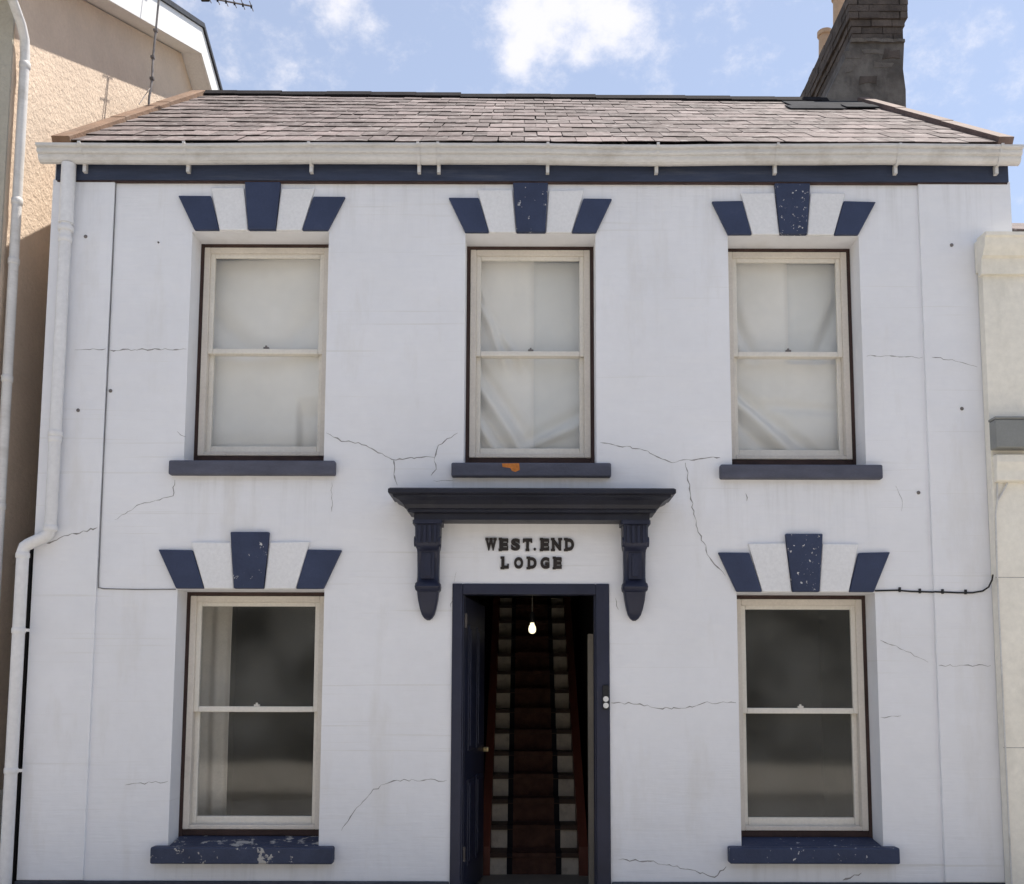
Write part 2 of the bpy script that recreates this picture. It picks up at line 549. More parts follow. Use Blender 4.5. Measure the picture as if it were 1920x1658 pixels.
def front_wall():
    xs = sorted({HX0, HX1} | {o[0] for o in OPEN.values()} | {o[1] for o in OPEN.values()})
    zs = sorted({0.0, 5.40} | {o[2] for o in OPEN.values()} | {o[3] for o in OPEN.values()})

    def solid(i, j):
        if i < 0 or j < 0 or i >= len(xs) - 1 or j >= len(zs) - 1:
            return False
        cx, cz = (xs[i] + xs[i + 1]) / 2, (zs[j] + zs[j + 1]) / 2
        return not any(o[0] < cx < o[1] and o[2] < cz < o[3] for o in OPEN.values())
    mb = MB()
    idx = {}

    def vid(x, y, z):
        k = (x, y, z)
        if k not in idx:
            idx[k] = len(mb.v)
            mb.v.append(k)
        return idx[k]

    def q(*p):
        mb.f.append(tuple(vid(*a) for a in p))
        mb.m.append(0)
    for i in range(len(xs) - 1):
        for j in range(len(zs) - 1):
            if not solid(i, j):
                continue
            a, b, c, d = xs[i], xs[i + 1], zs[j], zs[j + 1]
            q((a, 0, c), (b, 0, c), (b, 0, d), (a, 0, d))
            q((a, WT, c), (a, WT, d), (b, WT, d), (b, WT, c))
            if not solid(i - 1, j):
                q((a, 0, c), (a, 0, d), (a, WT, d), (a, WT, c))
            if not solid(i + 1, j):
                q((b, 0, c), (b, WT, c), (b, WT, d), (b, 0, d))
            if not solid(i, j - 1):
                q((a, 0, c), (a, WT, c), (b, WT, c), (b, 0, c))
            if not solid(i, j + 1):
                q((a, 0, d), (b, 0, d), (b, WT, d), (a, WT, d))
    return mb


wall = front_wall().build('wall', 'wall', house)
# gable and rear walls
gable = [(WT + 0.002, 0.0), (5.6, 0.0), (5.6, 5.30), (2.8, 7.50), (WT + 0.002, 5.75), (WT + 0.002, 0.0)][:-1]
MB().prism_yz(gable, HX0 + 0.002, HX0 + 0.28).build('side_wall', 'wall', house)
MB().prism_yz(gable, HX1 - 0.28, HX1 - 0.002).build('side_wall', 'wall', house)
MB().box(HX0 + 0.29, HX1 - 0.29, 5.3, 5.59, 0, 5.3).build('rear_wall', 'wall', house)
MB().box(HX0 + 0.29, HX1 - 0.29, WT + 0.003, 5.29, 2.68, 2.80).build('upper_floor', 'room', house)
MB().box(HX0 + 0.29, HX1 - 0.29, WT + 0.003, 5.29, 5.20, 5.28).build('attic_floor', 'room', house)
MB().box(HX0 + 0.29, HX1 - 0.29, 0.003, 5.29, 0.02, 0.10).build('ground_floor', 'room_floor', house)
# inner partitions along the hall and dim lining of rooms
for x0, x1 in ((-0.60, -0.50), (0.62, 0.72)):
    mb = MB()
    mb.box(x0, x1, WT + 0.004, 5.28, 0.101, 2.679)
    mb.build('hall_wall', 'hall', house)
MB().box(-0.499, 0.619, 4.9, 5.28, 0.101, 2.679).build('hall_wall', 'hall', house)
MB().box(-0.498, 0.618, 0.46, 1.235, 0.1005, 0.116).build('bounce_floor', 'hall_bounce', house)  # added out of sight to brighten the stair risers by bounce
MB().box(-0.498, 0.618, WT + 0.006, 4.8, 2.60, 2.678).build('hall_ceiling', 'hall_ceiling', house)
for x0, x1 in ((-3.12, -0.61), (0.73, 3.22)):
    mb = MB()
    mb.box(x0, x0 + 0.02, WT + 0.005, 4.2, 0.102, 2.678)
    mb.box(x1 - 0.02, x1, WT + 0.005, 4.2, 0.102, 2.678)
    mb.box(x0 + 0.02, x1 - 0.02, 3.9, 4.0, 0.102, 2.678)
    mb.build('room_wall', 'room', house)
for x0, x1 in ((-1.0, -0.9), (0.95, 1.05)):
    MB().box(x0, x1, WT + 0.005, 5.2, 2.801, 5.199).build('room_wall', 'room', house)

# corner pilasters, plinth, fascia
MB().box(HX0 - 0.004, -2.975, -0.020, 0.004, 0.296, 5.262).build('pilaster', 'wall', house, bevel=0.004)
MB().box(2.856, HX1 + 0.003, -0.020, 0.004, 0.296, 5.262).build('pilaster', 'wall', house, bevel=0.004)
mb = MB()
mb.box(HX0 - 0.012, -0.50, -0.035, 0.003, 0.0, 0.293)
mb.box(0.60, HX1 + 0.01, -0.035, 0.003, 0.0, 0.293)
mb.build('plinth', 'plinth', house, bevel=0.01)
MB().box(HX0 + 0.02, HX1 - 0.012, -0.034, 0.003, 5.250, 5.46).build('fascia', 'fascia', house, bevel=0.004)
MB().box(HX0 + 0.03, HX1 - 0.02, -0.026, 0.003, 5.240, 5.2495).build('fascia_bead', 'brown_box', house)


# ------------------------------------------------------------------ gutter and downpipes
GP = [(-0.036, 5.458), (-0.036, 5.385), (-0.050, 5.362), (-0.072, 5.350), (-0.096, 5.350), (-0.114, 5.362),
      (-0.124, 5.380), (-0.126, 5.398), (-0.141, 5.402), (-0.147, 5.412), (-0.147, 5.436), (-0.166, 5.440),
      (-0.170, 5.446), (-0.170, 5.460), (-0.158, 5.460), (-0.138, 5.440), (-0.116, 5.39), (-0.080, 5.364),
      (-0.050, 5.39), (-0.046, 5.458)]
gut = MB()
gr = random.Random(3)
g_rings = []
for k in range(15):
    xg = -3.485 + 7.045 * k / 14
    dz_ = -0.006 * math.sin(k * 0.9) + gr.uniform(-0.003, 0.003)
    g_rings.append([(xg, y, z + dz_) for y, z in GP])
gut.rings(g_rings)
gutter = gut.build('gutter', 'gutter', house)
GO = GP[1:14]
cyg, czg = -0.09, 5.40


def grown(k):
    return [(cyg + (y - cyg) * k, czg + (z - czg) * k) for y, z in GO]


MB().prism_yz(GP[:14], -3.492, -3.4852).build('end_stop', 'gutter', gutter)
e = MB()
e.prism_yz(grown(1.05), -0.745, -0.635)
e.build('union_joint', 'gutter', gutter, smooth=True)
for x in (-3.179, -2.432, -1.542, -0.763, -0.621, 0.165, 0.951, 1.807, 2.678, 3.407):
    c = MB()
    c.prism_yz(grown(1.11), x - 0.010, x + 0.010)
    c.box(x - 0.012, x + 0.012, -0.070, -0.0345, 5.296, 5.36)
    c.build('clip', 'gutter', gutter)

dp = MB()
dp.tube([(-3.288, -0.075, 5.345), (-3.288, -0.075, 4.9)], 0.050, 16)
dp.tube([(-3.288, -0.075, 4.93), (-3.288, -0.075, 2.70), (-3.298, -0.075, 2.655), (-3.33, -0.077, 2.628),
         (-3.43, -0.083, 2.578), (-3.455, -0.085, 2.560), (-3.465, -0.085, 2.525), (-3.466, -0.085, 0.0)], 0.041, 16)
pipe = dp.build('downpipe', 'pipe', house, smooth=True)
for z, x, r in ((4.86, -3.288, 0.053), (4.78, -3.288, 0.048), (3.36, -3.288, 0.049), (3.32, -3.288, 0.046),
                (2.69, -3.288, 0.047), (2.50, -3.4655, 0.046), (1.98, -3.4655, 0.046), (1.03, -3.4655, 0.046)):
    c = MB()
    c.lathe([(r - 0.004, z - 0.02), (r, z - 0.014), (r, z + 0.014), (r - 0.004, z + 0.02)],
            x, -0.075 if x > -3.3 else -0.085, 16)
    if x < -3.4 and z < 2.2:
        c.box(x + 0.03, x + 0.075, -0.09, -0.078, z - 0.008, z + 0.012)
    c.build('collar', 'pipe', pipe, smooth=True)

# ------------------------------------------------------------------ roof
EY, EZ, RY, RZ = -0.10, 5.497, 2.80, 7.645
PT = math.atan2(RZ - EZ, RY - EY)
SL = math.hypot(RZ - EZ, RY - EY)
TX0, TX1 = -3.385, 3.47
SAG = 0.0105                                        # the ridge dips to the right


def sag(x, s):
    return -SAG * (x - TX0) * s / SL

deck = MB()
deck.prism_yz([(EY + 0.02, EZ - 0.012), (RY, RZ - 0.03), (2 * RY - EY, EZ - 0.03), (2 * RY - EY, EZ - 0.09),
               (RY, RZ - 0.11), (EY + 0.02, EZ - 0.035)], TX0 + 0.02, TX1 - 0.02)
for k, p in enumerate(deck.v):
    if p[1] > 1:
        deck.v[k] = (p[0], p[1], p[2] + sag(p[0], SL) * (1 if p[1] < 4 else 0) - 0.004)
roof = deck.build('roof', ['deck'], house)


def slate_mesh(w, ln, k):
    rr = random.Random(k)
    mb = MB()
    j = lambda s: rr.uniform(-s, s)
    b = [(-w / 2 + j(.004), j(.012)), (-w * .18, j(.008)), (w * .2, j(.008)), (w / 2 + j(.004), j(.012)), (w / 2, ln), (-w / 2, ln)]
    mb.rings([[(x, y, 0.0) for x, y in b], [(x, y, 0.0045 + j(.001)) for x, y in b]])
    me = bpy.data.meshes.new('slate')
    me.from_pydata(mb.v, [], mb.f)
    me.materials.append(M['slate'])
    return me


NC = 12
G = (SL - 0.02) / NC
NW = 36
W_ = (TX1 - TX0) / (NW + 0.5)
VAR = [slate_mesh(W_ - 0.005, 0.42, k) for k in range(8)]
HALF = [slate_mesh(W_ / 2 - 0.005, 0.42, 50 + k) for k in range(3)]
far, far_var = MB(), []
for r in range(NC):
    s = r * G
    ln = 0.42
    x = TX0
    cells = [W_] * NW + [W_ / 2] if r % 2 == 0 else [W_ / 2] + [W_] * NW
    for w in cells:
        big = w > W_ * 0.7
        me = random.choice(VAR if big else HALF)
        o = bpy.data.objects.new('slate', me)
        ss = s + random.uniform(-0.016, 0.016) - (0.03 if random.random() < 0.03 else 0)
        lift = 0.0135 + random.uniform(0, 0.004)
        if r == NC - 1:
            ss = min(ss, SL - 0.30)
        o.location = (x + w / 2 + random.uniform(-.002, .002), EY + ss * math.cos(PT) - lift * math.sin(PT),
                      EZ + ss * math.sin(PT) + lift * math.cos(PT) + sag(x + w / 2, ss))
        o.rotation_euler = (PT - 0.028 + random.uniform(-.004, .004), random.uniform(-.012, .012) + SAG * ss / SL, random.uniform(-.006, .006))
        if r == NC - 1:
            o.scale = (1, 0.68, 1)
        if r < 8:
            link(o, roof)
        else:                                       # the farther courses, past 300 slates: one joined part
            loc = Matrix.LocRotScale(o.location, o.rotation_euler, o.scale)
            b0 = len(far.v)
            far.v += [tuple(loc @ v.co) for v in me.vertices]
            far.f += [tuple(b0 + k for k in p.vertices) for p in me.polygons]
            far.m += [0] * len(me.polygons)
            far_var += [random.random()] * len(me.vertices)
            bpy.data.objects.remove(o)
        x += w
fs = far.build('upper_slates', 'slate', roof)
fs['kind'] = 'stuff'
av = fs.data.attributes.new('var', 'FLOAT', 'POINT')
av.data.foreach_set('value', far_var)
mb = MB()
mb.prism_yz([(RY + 0.03, RZ + 0.01), (2 * RY - EY, EZ + 0.01), (2 * RY - EY, EZ - 0.015), (RY + 0.03, RZ - 0.015)], TX0, TX1)
for k, p in enumerate(mb.v):
    if p[1] < 4:
        mb.v[k] = (p[0], p[1], p[2] + sag(p[0], SL) - 0.03)
mb.build('rear_slates', 'slate', roof)
x = TX0 - 0.03
while x < 3.05:
    L = 0.46
    x1 = min(x + L - 0.001, 3.10)
    dz = random.uniform(-.006, .008) + 0.022 + sag(x, SL)
    mb = MB()
    mb.prism_yz([(RY - 0.10, RZ - 0.055 + dz), (RY - 0.02, RZ + 0.028 + dz), (RY + 0.02, RZ + 0.028 + dz), (RY + 0.10, RZ - 0.055 + dz),
                 (RY + 0.08, RZ - 0.075 + dz), (RY, RZ - 0.01 + dz), (RY - 0.08, RZ - 0.075 + dz)], x, x1)
    mb.build('ridge_tile', 'ridge', roof)
    x += L


def verge(xa, xb, mat, top=0.06):
    mb = MB()
    n = Vector((0, -math.sin(PT), math.cos(PT)))
    t = Vector((0, math.cos(PT), math.sin(PT)))
    segs = 3
    for k in range(segs):
        s0, s1 = 0.0 + (SL - 0.01) * k / segs, 0.0 + (SL - 0.01) * (k + 1) / segs - 0.004
        pts = []
        for s_ in (s0, s1):
            o = Vector((0, EY, EZ + sag(xa, s_))) + t * s_
            pts.append([Vector((xa, 0, 0)) + o - n * 0.08, Vector((xb, 0, 0)) + o - n * 0.08,
                        Vector((xb, 0, 0)) + o + n * (top + .004 * k), Vector((xa, 0, 0)) + o + n * (top + .004 * k)])
        mb.rings(pts)
    mb.build('verge_board', mat, roof, bevel=0.004)


verge(-3.405, -3.275, 'verge', 0.045)
verge(3.405, 3.515, 'verge_dark', 0.055)

# ------------------------------------------------------------------ chimney
ch = MB()
ch.prism_xz([(3.10, 7.35), (3.92, 7.10), (3.935, 7.75), (3.915, 7.98), (3.94, 8.30), (3.37, 8.30), (3.355, 8.18), (3.12, 7.70)], 2.83, 4.75)
chim = ch.build('chimney', 'soot', house, bevel=0.01)
mb = MB()
mb.rings([[(3.375 + 0.56 * k / 9, 2.800 + random.uniform(0, .012), 8.262 + random.uniform(-.006, .006)), (3.375 + 0.56 * k / 9, 2.835, 8.262),
           (3.375 + 0.56 * k / 9, 2.835, 8.296), (3.375 + 0.56 * k / 9, 2.800 + random.uniform(0, .012), 8.296 + random.uniform(-.006, .006))] for k in range(10)])
mb.build('render_ledge', 'ledge', chim)
rr_ = random.Random(11)
for k, (x, z, w, h) in enumerate(((3.40, 8.13, 0.16, 0.09), (3.60, 8.16, 0.20, 0.07), (3.80, 8.13, 0.17, 0.10), (3.36, 7.98, 0.10, 0.08), (3.70, 8.02, 0.22, 0.06), (3.55, 7.86, 0.19, 0.10))):
    j_ = lambda a=0.02: rr_.uniform(-a, a)
    MB().prism_xz([(x - w / 2 + j_(), z - h / 2 + j_()), (x + j_(), z - h / 2 + j_()), (x + w / 2 + j_(), z - h / 2 + j_()), (x + w / 2 + j_(), z + h / 2 + j_()),
                   (x + j_(), z + h / 2 + j_()), (x - w / 2 + j_(), z + h / 2 + j_())], 2.83 - rr_.uniform(0.004, 0.010), 2.836).build('render_patch', ('soot', 'ledge', 'brick')[k % 3], chim, bevel=0.006)
mb = MB()
mb.box(3.41, 3.925, 2.86, 4.72, 8.29, 8.80)
mb.build('stack_core', 'soot', chim)
brick_me = {}


def brick(x0, x1, y0, y1, z0, z1):
    key = (round(x1 - x0, 3), round(y1 - y0, 3), round(z1 - z0, 3))
    if key not in brick_me:
        b = MB().box(-key[0] / 2, key[0] / 2, -key[1] / 2, key[1] / 2, -key[2] / 2, key[2] / 2)
        me = bpy.data.meshes.new('brick')
        me.from_pydata(b.v, [], b.f)
        me.materials.append(M['brick'])
        brick_me[key] = me
    o = bpy.data.objects.new('brick', brick_me[key])
    o.location = ((x0 + x1) / 2 + random.uniform(-.004, .004), (y0 + y1) / 2 + random.uniform(-.004, .004), (z0 + z1) / 2)
    o.rotation_euler = (random.uniform(-.01, .01), random.uniform(-.012, .012), random.uniform(-.01, .01))
    link(o, chim)


courses = [(8.303, 0.0), (8.376, 0.0), (8.449, 0.015), (8.522, 0.04), (8.595, 0.045), (8.668, 0.045), (8.741, 0.03)]
for ci, (z, out) in enumerate(courses):
    xa, xb, ya, yb = 3.40 - out, 3.935 + out, 2.845 - out, 4.73 + out
    x = xa
    first = 0.105 if ci % 2 else 0.215
    while x < xb - 0.03:
        w = min(first, xb - x)
        brick(round(x, 3), round(x + w - 0.006, 3), ya, ya + 0.10, z, z + 0.068)
        x += w
        first = 0.215
    y = ya + 0.11
    first = 0.215 if ci % 2 else 0.105
    while y < yb - 0.03:
        w = min(first, yb - y)
        brick(xa, xa + 0.10, round(y, 3), round(y + w - 0.006, 3), z, z + 0.068)
        y += w
        first = 0.215
mb = MB().box(3.40, 3.95, 2.84, 4.75, 8.806, 8.835)
mb.build('flaunching', 'soot', chim, bevel=0.01)
for y, h in ((4.05, 0.36), (3.50, 0.42), (3.05, 0.42)):
    p = MB()
    p.lathe([(0.10, 8.80), (0.095, 8.88), (0.078, 8.92), (0.070, 8.86 + h - .06), (0.088, 8.86 + h - .05), (0.088, 8.86 + h),
             (0.066, 8.86 + h), (0.064, 8.86 + h - .1)], 3.50, y, 20)
    p.build('chimney_pot', 'terracotta', chim, smooth=True)
n_ = Vector((0, -math.sin(PT), math.cos(PT)))
fl = MB()
for k, (xa, xb, sa, sb) in enumerate(((2.60, 3.39, SL - 0.80, SL - 0.16), (2.50, 3.02, SL - 1.02, SL - 0.74), (3.05, 3.36, SL - 0.92, SL - 0.7))):
    pts = []
    for s_, lf in ((sa, 0.030), (sb, 0.034)):
        o = Vector((0, EY, EZ + sag(3.0, s_))) + Vector((0, math.cos(PT), math.sin(PT))) * s_
        lf += 0.006 * k
        pts.append([Vector((xa, 0, 0)) + o + n_ * (lf - 0.01), Vector((xb, 0, 0)) + o + n_ * (lf - .01),
                    Vector((xb, 0, 0)) + o + n_ * lf, Vector((xa, 0, 0)) + o + n_ * lf])
    fl.rings(pts)
fl.build('lead_flashing', 'lead', chim)


# ------------------------------------------------------------------ windows
def sash(name, x0, x1, z0, z1, y0, y1, st, top, bot, mat, parent):
    mb = MB()
    mb.box(x0, x0 + st, y0, y1, z0, z1)
    mb.box(x1 - st, x1, y0, y1, z0, z1)
    mb.box(x0 + st, x1 - st, y0 + 0.0015, y1 - 0.0015, z0, z0 + bot)
    mb.box(x0 + st, x1 - st, y0 + 0.0015, y1 - 0.0015, z1 - top, z1)
    o = mb.build(name, mat, parent, bevel=0.006)
    yp = (y0 + y1) / 2
    MB().box(x0 + st - 0.006, x1 - st + 0.006, yp - 0.002, yp + 0.002, z0 + bot - 0.006, z1 - top + 0.006).build('pane', 'glass', parent)
    return o


def window(key, frame_bot, meet, sill, sill_mat, vous, kz, label):
    x0, x1, zb, zt = OPEN[key]
    Y = 0.205
    b = 0.028                                     # brown timber margin
    mb = MB()
    mb.box(x0 - 0.01, x0 + b, Y, Y + 0.12, zb, zt + 0.01, 1)
    mb.box(x1 - b, x1 + 0.01, Y, Y + 0.12, zb, zt + 0.01, 1)
    mb.box(x0 + b, x1 - b, Y, Y + 0.12, zt - b, zt + 0.008, 1)
    mb.box(x0 + b, x1 - b, Y + 0.002, Y + 0.12, frame_bot - 0.045, frame_bot, 1)
    f = 0.045                                     # cream box frame
    a0, a1, t1 = x0 + b, x1 - b, zt - b
    mb.box(a0, a0 + f, Y - 0.008, Y + 0.10, frame_bot, t1)
    mb.box(a1 - f, a1, Y - 0.008, Y + 0.10, frame_bot, t1)
    mb.box(a0 + f, a1 - f, Y - 0.007, Y + 0.10, t1 - f, t1)
    mb.box(a0 + f, a1 - f, Y - 0.007, Y + 0.10, frame_bot, frame_bot + 0.030)
    w = mb.build('window', ['frame', 'brown_box'], house, bevel=0.005, label=label)
    i0, i1 = a0 + f - 0.002, a1 - f + 0.002
    sash('sash', i0, i1, meet - 0.020, t1 - f + 0.004, Y + 0.010, Y + 0.042, 0.034, 0.032, 0.040, 'sash', w)
    sash('sash', i0, i1, frame_bot + 0.026, meet + 0.018, Y + 0.050, Y + 0.084, 0.034, 0.036, 0.058, 'sash', w)
    lk = MB()
    cx = (x0 + x1) / 2 + 0.005
    lk.box(cx - 0.020, cx + 0.020, Y + 0.014, Y + 0.034, meet + 0.0205, meet + 0.034)
    lk.box(cx - 0.008, cx + 0.006, Y + 0.016, Y + 0.030, meet + 0.034, meet + 0.046)
    lk.build('sash_lock', 'steel' if key[0] == 'U' else 'sash', w, bevel=0.002)
    sx0, sx1, sy, s0, s1 = sill
    sm = MB()
    sm.box(sx0, sx1, sy, 0.004, s0, s1)
    sm.rings([[(x0 + 0.003, 0.004, s0 + 0.01), (x1 - 0.003, 0.004, s0 + 0.01), (x1 - 0.003, 0.004, s1 - 0.001), (x0 + 0.003, 0.004, s1 - 0.001)],
              [(x0 + 0.003, Y + 0.09, s0 + 0.01), (x1 - 0.003, Y + 0.09, s0 + 0.01), (x1 - 0.003, Y + 0.09, frame_bot - 0.034), (x0 + 0.003, Y + 0.09, frame_bot - 0.034)]])
    sm.build('sill', sill_mat, w, bevel=0.012, seg=3)
    # five voussoirs: navy, white, navy keystone, white, navy
    (A, B, C_, D), zt1, zt2, zt3, zlow = vous
    z = zt + 0.003
    tops = [(A[0], A[1], zt1, 'navy'), (A[1], B[0], zt2, 'white_block'), (B[0], B[1], zt3, kz), (B[1], C_[0], zt2, 'white_block'), (C_[0], C_[1], zt1, 'navy')]
    bots = D
    for k, (ta, tb, zz, mt) in enumerate(tops):
        ba, bb = bots[k], bots[k + 1]
        g = 0.0012
        pr = 0.036 if k == 2 else (0.026 if mt == 'navy' else 0.021)
        # white blocks rise higher than the side ones: extend along their own slope
        if mt == 'white_block':
            fa = (zz - z) / (zt1 - z) if k == 1 else (zz - z) / (zt3 - z)
            fb = (zz - z) / (zt3 - z) if k == 1 else (zz - z) / (zt1 - z)
            ta2, tb2 = ba + (ta - ba) * fa, bb + (tb - bb) * fb
        else:
            ta2, tb2 = ta, tb
        q_ = lambda a=0.004: random.uniform(-a, a)
        v = MB().prism_xz([(ba + g, z), (bb - g, z), (tb2 - g + q_() - .002, zz + q_() * (0 if k == 2 else 1)), (ta2 + g + q_() + .002, zz + q_() * (0 if k == 2 else 1))], -pr, 0.004)
        v.build('voussoir', mt, w, bevel=0.007)
    return w


window('U1', 3.272, 4.060, (-2.492, -1.325, -0.06, 3.078, 3.180), 'sill_blue',
       (((-2.515, -2.268), (-2.036, -1.769), (-1.534, -1.294), (-2.385, -2.205, -1.995, -1.797, -1.608, -1.420)), 5.137, 5.200, 5.2385, 0),
       'navy', 'cream sash window above the left ground-floor window')
window('U2', 3.262, 4.047, (-0.510, 0.611, -0.06, 3.069, 3.168), 'sill_blue',
       (((-0.556, -0.328), (-0.089, 0.175), (0.418, 0.634), (-0.430, -0.257, -0.060, 0.152, 0.340, 0.517)), 5.125, 5.188, 5.2385, 0),
       'navy_chip_few', 'cream sash window above the door hood')
window('U3', 3.255, 4.048, (1.377, 2.515, -0.06, 3.060, 3.160), 'sill_blue',
       (((1.353, 1.581), (1.812, 2.075), (2.311, 2.550), (1.468, 1.641, 1.841, 2.038, 2.234, 2.410)), 5.106, 5.172, 5.2385, 0),
       'navy_chip', 'cream sash window above the right ground-floor window')
window('L1', 0.606, 1.441, (-2.505, -1.279, -0.085, 0.415, 0.526), 'navy_worn',
       (((-2.556, -2.310), (-2.053, -1.777), (-1.509, -1.271), (-2.420, -2.223, -2.015, -1.807, -1.585, -1.392)), 2.551, 2.608, 2.676, 0),
       'navy_chip_few', 'cream sash window left of the front door')
window('L3', 0.606, 1.439, (1.388, 2.532, -0.085, 0.425, 0.533), 'navy_chip_few',
       (((1.355, 1.582), (1.824, 2.089), (2.331, 2.559), (1.480, 1.659, 1.867, 2.056, 2.263, 2.437)), 2.543, 2.606, 2.673, 0),
       'navy_chip', 'cream sash window right of the front door')
# bare patch on the middle upper sill
mb = MB()
mb.prism_xz([(-0.155, 3.160), (-0.035, 3.162), (-0.030, 3.115), (-0.060, 3.100), (-0.085, 3.108), (-0.095, 3.128), (-0.150, 3.135)], -0.0625, -0.055)
mb.build('rust_patch', 'rust', house)


# ------------------------------------------------------------------ sheets hung inside the upper windows
def sheet(key, fn, label, second=None):
    x0, x1, zb, zt = OPEN[key]
    x0 += 0.05
    x1 -= 0.05
    z0, z1 = 3.24, zt - 0.05
    nx, nz = 60, 90
    mb = MB()
    for j in range(nz + 1):
        for i in range(nx + 1):
            u, v = i / nx, j / nz
            mb.v.append((x0 + (x1 - x0) * u, max(0.2965, 0.335 + 2.7 * fn(u, v)), z0 + (z1 - z0) * v))
    for j in range(nz):
        for i in range(nx):
            a = j * (nx + 1) + i
            mb.f.append((a, a + 1, a + nx + 2, a + nx + 1))
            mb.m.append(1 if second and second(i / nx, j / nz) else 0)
    o = mb.build('window_sheet', ['sheet', 'sheet_grey'], None, smooth='all')
    so = o.modifiers.new('solid', 'SOLIDIFY')
    so.thickness = 0.002
    so.offset = 1
    return tag(o, label, 'sheet')


def fold(u, v, u0, v0, u1, v1, w, amp):
    """a crease running from (u0,v0) to (u1,v1), u and v both 0..1"""
    ax, ay = u1 - u0, (v1 - v0) * 1.7
    px, py = u - u0, (v - v0) * 1.7
    L2 = ax * ax + ay * ay
    t = max(0.0, min(1.0, (px * ax + py * ay) / L2))
    dx, dy = px - t * ax, py - t * ay
    s = px * ay - py * ax
    d = math.hypot(dx, dy) * (1 if s > 0 else -1)
    return amp * math.exp(-(d / w) ** 2) * (0.35 + 0.65 * math.sin(math.pi * min(1, max(0, t * 0.9 + 0.1))))


def f1(u, v):
    r = 0.010 * math.sin(3.1 * u + 2 * v) + 0.006 * math.sin(7 * v + 2 * u)
    r += fold(u, v, 0.0, 0.72, 0.40, 0.52, 0.10, 0.018) + fold(u, v, 1.0, 0.80, 0.55, 0.52, 0.10, 0.012)
    r += fold(u, v, 0.0, 0.05, 0.30, 0.0, 0.06, 0.014)
    if u > 0.74 and v < 0.32:
        r += 0.02 * min(1, (u - 0.74) * 30) * min(1, (0.32 - v) * 12)
    return r


def f2(u, v):
    r = 0.006 * math.sin(2.5 * u + 4 * v)
    for k, (a, b) in enumerate(((0.92, 0.12), (0.86, 0.22), (0.80, 0.30))):
        r += fold(u, v, 0.0, a, 0.16 + b, 0.46, 0.035, (-0.016, 0.018, -0.014)[k])
    for k, (a, b) in enumerate(((0.52, 0.62), (0.42, 0.48), (0.33, 0.36), (0.24, 0.26))):
        r += fold(u, v, 0.0, a, b, 0.02, 0.045, (0.016, -0.020, 0.020, -0.016)[k])
    r += fold(u, v, 1.0, 0.27, 0.45, 0.12, 0.045, 0.016) + fold(u, v, 1.0, 0.21, 0.40, 0.07, 0.04, -0.014)
    r += 0.012 / (1 + math.exp(-(u - 0.53) * 90))
    return r


def f3(u, v):
    r = 0.006 * math.sin(2.2 * u + 3 * v)
    r += fold(u, v, 0.0, 0.82, 0.24, 0.52, 0.05, 0.020) + fold(u, v, 0.0, 0.70, 0.16, 0.52, 0.05, -0.014)
    r += fold(u, v, 1.0, 0.80, 0.78, 0.50, 0.06, 0.018)
    for k, (a, b) in enumerate(((0.40, 0.85), (0.34, 0.62), (0.26, 0.45))):
        r += fold(u, v, 0.0, a, b, 0.02, 0.05, (0.022, -0.020, 0.018)[k])
    r += fold(u, v, 0.25, 0.30, 1.0, 0.27, 0.04, 0.012)
    r += 0.013 / (1 + math.exp(-(u - 0.54) * 90)) * (1 if v > 0.5 else 0.3)
    return r


sheet('U1', f1, 'smooth off-white sheet behind the upper left window')
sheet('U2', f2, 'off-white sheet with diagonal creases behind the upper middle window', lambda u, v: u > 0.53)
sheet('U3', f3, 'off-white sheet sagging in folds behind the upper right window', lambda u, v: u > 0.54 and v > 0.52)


# ------------------------------------------------------------------ door hood on corbels
def hood():
    cx = 0.054
    base = 0.640
    prof = [(0.168, 2.742), (0.168, 2.785), (0.205, 2.790), (0.205, 2.808), (0.222, 2.814), (0.236, 2.838), (0.262, 2.862), (0.292, 2.876),
            (0.298, 2.880), (0.298, 2.892), (0.322, 2.897), (0.328, 2.902), (0.328, 2.926), (0.315, 2.936), (0.05, 2.962)]
    rings = []
    for o, z in prof:
        hw = base + o
        rings.append([(cx - hw, 0.004, z), (cx - hw, -o, z), (cx + hw, -o, z), (cx + hw, 0.004, z)])
    mb = MB()
    mb.rings(rings)
    return mb.build('door_hood', 'hood', house)


